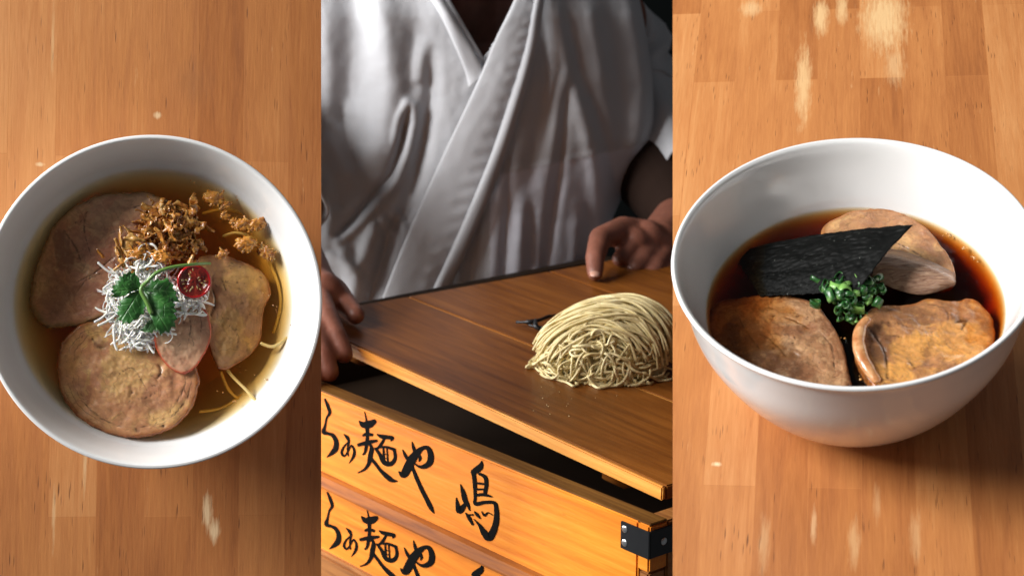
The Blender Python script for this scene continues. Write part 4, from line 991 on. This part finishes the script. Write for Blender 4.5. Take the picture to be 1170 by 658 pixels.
# viewer-left arm (his right)
wl = at(338, 300, 1.54); ebl = at(262, 165, 1.70)
cap(L(-.17, -.05, -.03), ebl, .052, .043); cap(ebl, wl, .042, .027)
cap(wl, at(352, 330, 1.515), .027, .026); cap(at(352, 330, 1.515), at(368, 335, 1.50), .024, .020)
finger([at(362, 322, 1.525), at(382, 334, 1.515), at(396, 350, 1.495), at(406, 360, 1.478)], .0150, .0085)        # thumb over the lid end
finger([at(364, 336, 1.49), at(374, 362, 1.45), at(385, 386, 1.425), at(393, 404, 1.415)], .0105, .0082)
finger([at(356, 350, 1.48), at(362, 382, 1.43), at(370, 408, 1.405), at(376, 425, 1.40)], .0108, .0085)
finger([at(345, 356, 1.48), at(344, 390, 1.43), at(350, 416, 1.40), at(356, 432, 1.395)], .0102, .0080)
finger([at(335, 358, 1.48), at(328, 388, 1.44), at(330, 410, 1.41), at(336, 424, 1.40)], .0092, .0074)
for v in bm.verts: v.co -= person.location
body = obj('body', bm, SKIN, person)
rm = body.modifiers.new('r', 'REMESH'); rm.mode = 'VOXEL'; rm.voxel_size = .0024; rm.use_smooth_shade = True
smd = body.modifiers.new('s', 'SMOOTH'); smd.factor = .5; smd.iterations = 4
bm = bmesh.new(); cap(elb, elb.lerp(wr, .5), .050, .046); cap(elb.lerp(wr, .5), elb.lerp(wr, .93), .046, .036); cap(L(.135, -.06, -.05), elb, .052, .050)  # near-black shell around the arm, standing in for shadow on the skin
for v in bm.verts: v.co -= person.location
shd = obj('arm_shade', bm, Mat('arm_shade_black', .9, (.020, .011, .008), Specular_IOR_Level=.1).m, person)
rm = shd.modifiers.new('r', 'REMESH'); rm.mode = 'VOXEL'; rm.voxel_size = .004; rm.use_smooth_shade = True
# hair cap
bm = bmesh.new(); bmesh.ops.create_icosphere(bm, subdivisions=4, radius=1)
hc = L(0, .205, -.012)-person.location
for v in bm.verts:
    p = v.co.copy(); f_ = p.x; v.co = hc + TE*(p.x*.099) + fwd*(p.y*.105) + ZV*(p.z*.100)*(1+.05*noise.noise(p*6))
dele = [v for v in bm.verts if (v.co-hc).dot(ZV) < -.02 and (v.co-hc).dot(fwd) > -.01]
bmesh.ops.delete(bm, geom=dele, context='VERTS'); obj('hair', bm, Mat('black_hair', .5, (.012, .010, .009)).m, person)
def nail(c, ax, w, l, face):
    ax = ax.normalized(); side = ax.cross(face).normalized(); bm = bmesh.new(); g = []
    for i in range(7):
        row = []
        for j in range(7):
            a = (i/6*2-1); b = (j/6*2-1); k = math.sqrt(max(0, 1-.35*a*a*(b > 0)))
            row.append(bm.verts.new(c + side*(a*w*(1-.12*b*b)) + ax*(b*l*k) - face*(a*a*w*.45) - person.location))
        g.append(row)
    for i in range(6):
        for j in range(6): bm.faces.new((g[i][j], g[i+1][j], g[i+1][j+1], g[i][j+1]))
    o = obj('fingernail', bm, Mat('nail', .3, (.50, .27, .20), Coat_Weight=.3).m, person); md = o.modifiers.new('s', 'SOLIDIFY'); md.thickness = .0006
NF = -F_
nail(at(680, 313, 1.6365)+ZV*.0015, at(680, 318, 1.64)-at(681, 300, 1.66), .0052, .0058, (NF+ZV*.6).normalized())

# --- the jacket
TW = .0
FOLD = [  # polyline in the picture's plane of the cloth, width px, height m (+ ridge, - valley), skew
    ([(428, -40), (440, 40), (446, 100), (436, 160), (424, 196)], 20, .020),
    ([(398, -40), (404, 40), (402, 90), (396, 130)], 17, -.014),
    ([(372, 20), (376, 80), (374, 140)], 12, .008),
    ([(476, 20), (470, 80), (474, 110)], 12, -.010),
    ([(388, 120), (398, 160), (412, 196)], 7, -.010),
    ([(370, 150), (384, 180), (398, 206)], 8, .010),
    ([(446, 196), (452, 160), (458, 132), (465, 118), (473, 122), (474, 140), (466, 175), (452, 208), (430, 236), (404, 262), (386, 276)], 4.5, .013),
    ([(463, 132), (459, 158), (450, 188), (444, 204)], 5.5, -.020),
    ([(443, 200), (424, 226), (404, 250), (388, 266)], 4.5, -.016),
    ([(492, 62), (492, 110), (484, 160), (474, 206), (462, 240)], 9, -.020),
    ([(484, 52), (478, 80), (478, 96)], 8, .008),
    ([(466, 238), (446, 262), (436, 300), (424, 336), (416, 360)], 7.5, -.024),
    ([(448, 238), (456, 250), (462, 262)], 5, .009), ([(436, 248), (444, 262), (450, 272)], 5, .008),
    ([(386, 278), (398, 300), (404, 330), (400, 356)], 9, .010),
    ([(372, 288), (384, 296), (408, 310), (412, 330)], 6, .008),
    ([(430, 250), (420, 280), (410, 310)], 9, .012),
    ([(374, 200), (378, 240), (374, 280)], 8, .008), ([(388, 214), (388, 240)], 6, -.005),
    ([(628, -20), (640, 40), (648, 78), (642, 120), (634, 190)], 10, .014),
    ([(618, 20), (622, 90), (612, 160), (596, 240)], 9, -.010),
    ([(646, 10), (656, 60), (662, 90)], 8, -.012),
    ([(650, 92), (644, 130), (638, 190), (628, 260), (620, 330)], 6.5, -.017),
    ([(654, 96), (668, 140), (680, 190), (686, 240), (690, 310)], 11, .017),
    ([(664, 90), (680, 130), (694, 180), (702, 230)], 8, -.012),
    ([(716, -20), (728, 40), (736, 100), (732, 150), (716, 200)], 11, .016),
    ([(690, -20), (700, 60), (708, 130), (706, 180)], 12, -.009),
    ([(672, 0), (680, 50), (690, 100)], 9, .007),
    ([(598, 210), (594, 270), (588, 340)], 8, .009), ([(606, 230), (606, 290), (604, 340)], 6, -.008),
    ([(572, 200), (566, 270), (560, 340)], 7, .006), ([(582, 180), (578, 260), (574, 340)], 5, -.007),
    ([(660, 240), (656, 300), (654, 330)], 8, .008), ([(548, 250), (540, 300), (534, 345)], 5, -.006),
    ([(668, 300), (674, 330)], 5, -.006),
    ([(578, 196), (630, 186), (690, 172), (750, 160)], 2.2, .0022),
    ([(600, 306), (618, 318), (624, 330)], 6, .008),
]
RB = [(-160, 640), (-60, 722), (0, 731), (40, 739), (90, 746), (140, 748), (160, 745), (183, 730), (220, 713), (250, 700), (300, 690), (380, 684)]
LBd = [(-160, 450), (-60, 300), (0, 250), (60, 235), (380, 235)]
def interp(tb, y):
    for (y0, x0), (y1, x1) in zip(tb, tb[1:]):
        if y <= y1: return x0+(x1-x0)*max(0, (y-y0))/(y1-y0)
    return tb[-1][1]
VN = [(497, -170), (598, -170), (596, 0), (547, 74), (494, -4)]
def cloth_pt(x, y, lift=0, raw=False):
    xb = interp(RB, y); q = (xb-x)/150
    back = .0
    if q < 1: back += .085*(1-math.sqrt(max(0, 1-(1-max(0, q))**2)))
    if y < 20: back += .00009*(20-y)**1.35
    h = 0
    if not raw:
        for pl, w, a in FOLD:
            d, t = poly_dist((x, y), pl)
            if d < 3.2*w: h += a*math.exp(-(d/w)**2)*min(1, 4*t+.35, 4*(1-t)+.35)
        h += .0015*noise.noise(Vector((x/26, y/60, 0))) + .0012*noise.noise(Vector((x/10, y/17, 5))) + .0006*noise.noise(Vector((x/4, y/6, 8)))
        # collar crossing area lies flatter
    base = tor(x, y, back)
    # belly of the body: the middle comes forward
    mid = .035*math.exp(-((x-560)/150)**2)
    return base + (CAM-base).normalized()*(mid + h*.60 + lift)
def strip_fold_fade(x, y): return 1
m = Mat('white_cotton', .95, Sheen_Weight=.1, Specular_IOR_Level=.2); v = m.co()
wf = m.n('ShaderNodeTexWave', {'wave_type': 'BANDS', 'bands_direction': 'Z'}, Vector=v, Scale=420.0).outputs['Fac']; wx = m.n('ShaderNodeTexWave', {'wave_type': 'BANDS', 'bands_direction': 'X'}, Vector=v, Scale=420.0).outputs['Fac']
m.color(m.mix(m.attr('window_lit'), m.ramp(m.noise(v, 9, 4, .5), [(.3, (.39, .40, .425)), (.7, (.45, .46, .485))]), (.56, .58, .65))); m.bump(m.math('ADD', m.math('MULTIPLY', wf, .4), m.math('ADD', m.math('MULTIPLY', wx, .4), m.noise(v, 35, 3))), .25, .001)
CLOTH = m.m
bm = bmesh.new(); ll = bm.verts.layers.float.new('window_lit'); NX, NY, NB = 230, 240, 24; G = []
ys = [-150+(372+150)*j/NY for j in range(NY+1)]
for y in ys:
    x0, x1 = interp(LBd, y), interp(RB, y); row = []
    for i in range(NX+1):
        x = x0+(x1-x0)*i/NX
        v = bm.verts.new(cloth_pt(x, y)-person.location)
        ln = (y-(196-(x-578)*.21))/3
        v[ll] = max(0, min(1, ln)) if x > 560 else 0  # lower front painted paler and bluer, as if lit by the window
        row.append(v)
    a = row[-1].co.copy(); b = row[0].co.copy(); 
    for i in range(1, NB):
        th = PI*i/NB; c = (a+b)/2; ex = (a-b)/2
        row.append(bm.verts.new(c + ex*math.cos(th) + TD*(.20*math.sin(th))))
    G.append(row)
vz = set()
for j in range(NY):
    n = len(G[j])
    for i in range(n):
        k = (i+1) % n
        if i < NX:
            xa = interp(LBd, ys[j])+(interp(RB, ys[j])-interp(LBd, ys[j]))*(i+.5)/NX
            if inside((xa, ys[j]+1), VN): continue
        bm.faces.new((G[j][i], G[j][k], G[j+1][k], G[j+1][i]))
bmesh.ops.recalc_face_normals(bm, faces=bm.faces[:])
jk = obj('jacket', bm, CLOTH, person); md = jk.modifiers.new('s', 'SOLIDIFY'); md.thickness = .0016; md.offset = -1
md2 = jk.modifiers.new('sm', 'SMOOTH'); md2.factor = .5; md2.iterations = 3
def band(name, left, right, lift0, lift1, rowsN=60, cols=14, pucker=0, parent=None, th=.0022, crown=.002):
    """a cloth band whose two long edges follow left / right"""
    Lp = catmull(left, 12); Rp = catmull(right, 12); bm = bmesh.new(); g = []
    for j in range(rowsN+1):
        f = j/rowsN; row = []
        def lerp_(Q):
            t = f*(len(Q)-1); k = min(len(Q)-2, int(t)); t -= k; return (Q[k][0]*(1-t)+Q[k+1][0]*t, Q[k][1]*(1-t)+Q[k+1][1]*t)
        a = lerp_(Lp); b = lerp_(Rp)
        for i in range(cols+1):
            q = i/cols; x = a[0]+(b[0]-a[0])*q; y = a[1]+(b[1]-a[1])*q
            lf = lift0+(lift1-lift0)*q + crown*math.sin(PI*q)**.6
            if pucker: lf += pucker*math.sin(f*150)*math.exp(-((q-.78)/.16)**2) + .5*pucker*noise.noise(Vector((f*30, q*5, 0)))
            lf += .0030*noise.noise(Vector((f*4, q*1.4, 7)))
            row.append(bm.verts.new(cloth_pt(x, y, lf, True)-person.location))
        g.append(row)
    for j in range(rowsN):
        for i in range(cols): bm.faces.new((g[j][i], g[j][i+1], g[j+1][i+1], g[j+1][i]))
    bmesh.ops.recalc_face_normals(bm, faces=bm.faces[:])
    o = obj(name, bm, CLOTH, parent); md = o.modifiers.new('s', 'SOLIDIFY'); md.thickness = th; md.offset = 0
    return o
band('collar_band', [(468, -80), (484, -18), (506, 22), (530, 76), (536, 100)], [(480, -84), (500, -14), (522, 26), (545, 66), (556, 84)], .0125, .011, parent=jk, crown=.0035)
band('collar_lining', [(480, -84), (498, -14), (516, 22), (536, 58), (548, 78)], [(486, -86), (506, -16), (527, 24), (550, 64), (560, 82)], .006, .005, parent=jk)
band('collar_band', [(612, -90), (592, -10), (566, 46), (545, 96), (510, 170), (478, 240), (448, 312), (426, 372)], [(640, -90), (618, -6), (606, 50), (588, 110), (566, 176), (540, 240), (508, 310), (476, 372)], .0165, .014, 200, 22, .0007, parent=jk, crown=.003)
band('collar_binding', [(634, -90), (612, -4), (602, 50), (584, 110), (562, 176), (536, 240), (505, 310), (474, 372)], [(645, -90), (622, -4), (614, 50), (598, 112), (578, 178), (552, 242), (521, 312), (492, 372)], .017, .013, 120, 8, 0, parent=jk, crown=.0055)
# sleeves
def sleeve(pts, rads, name='sleeve'):
    bm = bmesh.new(); P = catmull([(*p, r) for p, r in zip(pts, rads)], 10); n = 64; rings = []
    for i, q in enumerate(P):
        p = Vector(q[:3]); a = Vector(P[max(0, i-1)][:3]); b = Vector(P[min(len(P)-1, i+1)][:3]); t = (b-a).normalized()
        u = (ZV-t*ZV.dot(t)).normalized(); w = t.cross(u); ring = []
        for k in range(n):
            th = 2*PI*k/n; d = q[3]*(1+.10*math.sin(th*3+i*.15)+.07*math.sin(th*7-i*.21)+.12*noise.noise(Vector((math.cos(th)*2, math.sin(th)*2, i*.09))))
            ring.append(bm.verts.new(p+(u*math.cos(th)+w*math.sin(th))*d-person.location))
        rings.append(ring)
    for a, b in zip(rings, rings[1:]):
        for k in range(n): bm.faces.new((a[k], a[(k+1) % n], b[(k+1) % n], b[k]))
    bmesh.ops.recalc_face_normals(bm, faces=bm.faces[:])
    o = obj(name, bm, CLOTH, jk); md = o.modifiers.new('s', 'SOLIDIFY'); md.thickness = .002; return o
sleeve([L(.09, -.05, -.06), at(702, 60, 2.01), at(722, 128, 1.99), at(764, 172, 1.93), at(788, 208, 1.88)], [.062, .060, .064, .050, .042])
sleeve([at(330, 10, 1.93), at(285, 90, 1.85), at(262, 170, 1.72), at(300, 255, 1.60)], [.07, .08, .075, .058])
# trousers under the jacket: not seen, the jacket runs on behind the trays

# room behind
bm = bmesh.new(); boxm(bm, -2.2, 2.2, 2.75, 2.85, -.2, 3.0); o = obj('wall', bm, Mat('dark_room_wall', 1.0, (.0025, .003, .003), Specular_IOR_Level=0.0).m, smooth=False); tag(o, 'unlit dark wall behind the cook', 'wall', kind='structure')

# ------------------------------------------------------------------ light: daylight from windows on the left
def area(name, loc, tgt, sx, sy, power, col):
    ld = bpy.data.lights.new(name, 'AREA'); ld.shape = 'RECTANGLE'; ld.size = sx; ld.size_y = sy; ld.energy = power; ld.color = col
    o = bpy.data.objects.new(name, ld); COL.objects.link(o); o.location = loc
    o.rotation_euler = (Vector(tgt)-Vector(loc)).to_track_quat('-Z', 'Y').to_euler(); return o
def cw(x, y, z): return CAM + R_*x + U_*y + F_*z              # right, up, forward of the lens
area('window_light', cw(-1.86, 1.00, .10), cw(0, 0, 1.0), .85, 1.1, 108, (1.0, .985, .965))
area('window_light', cw(-1.70, .40, 1.56), cw(0, -.05, 1.45), .95, 1.30, 82, (1.0, .985, .96))
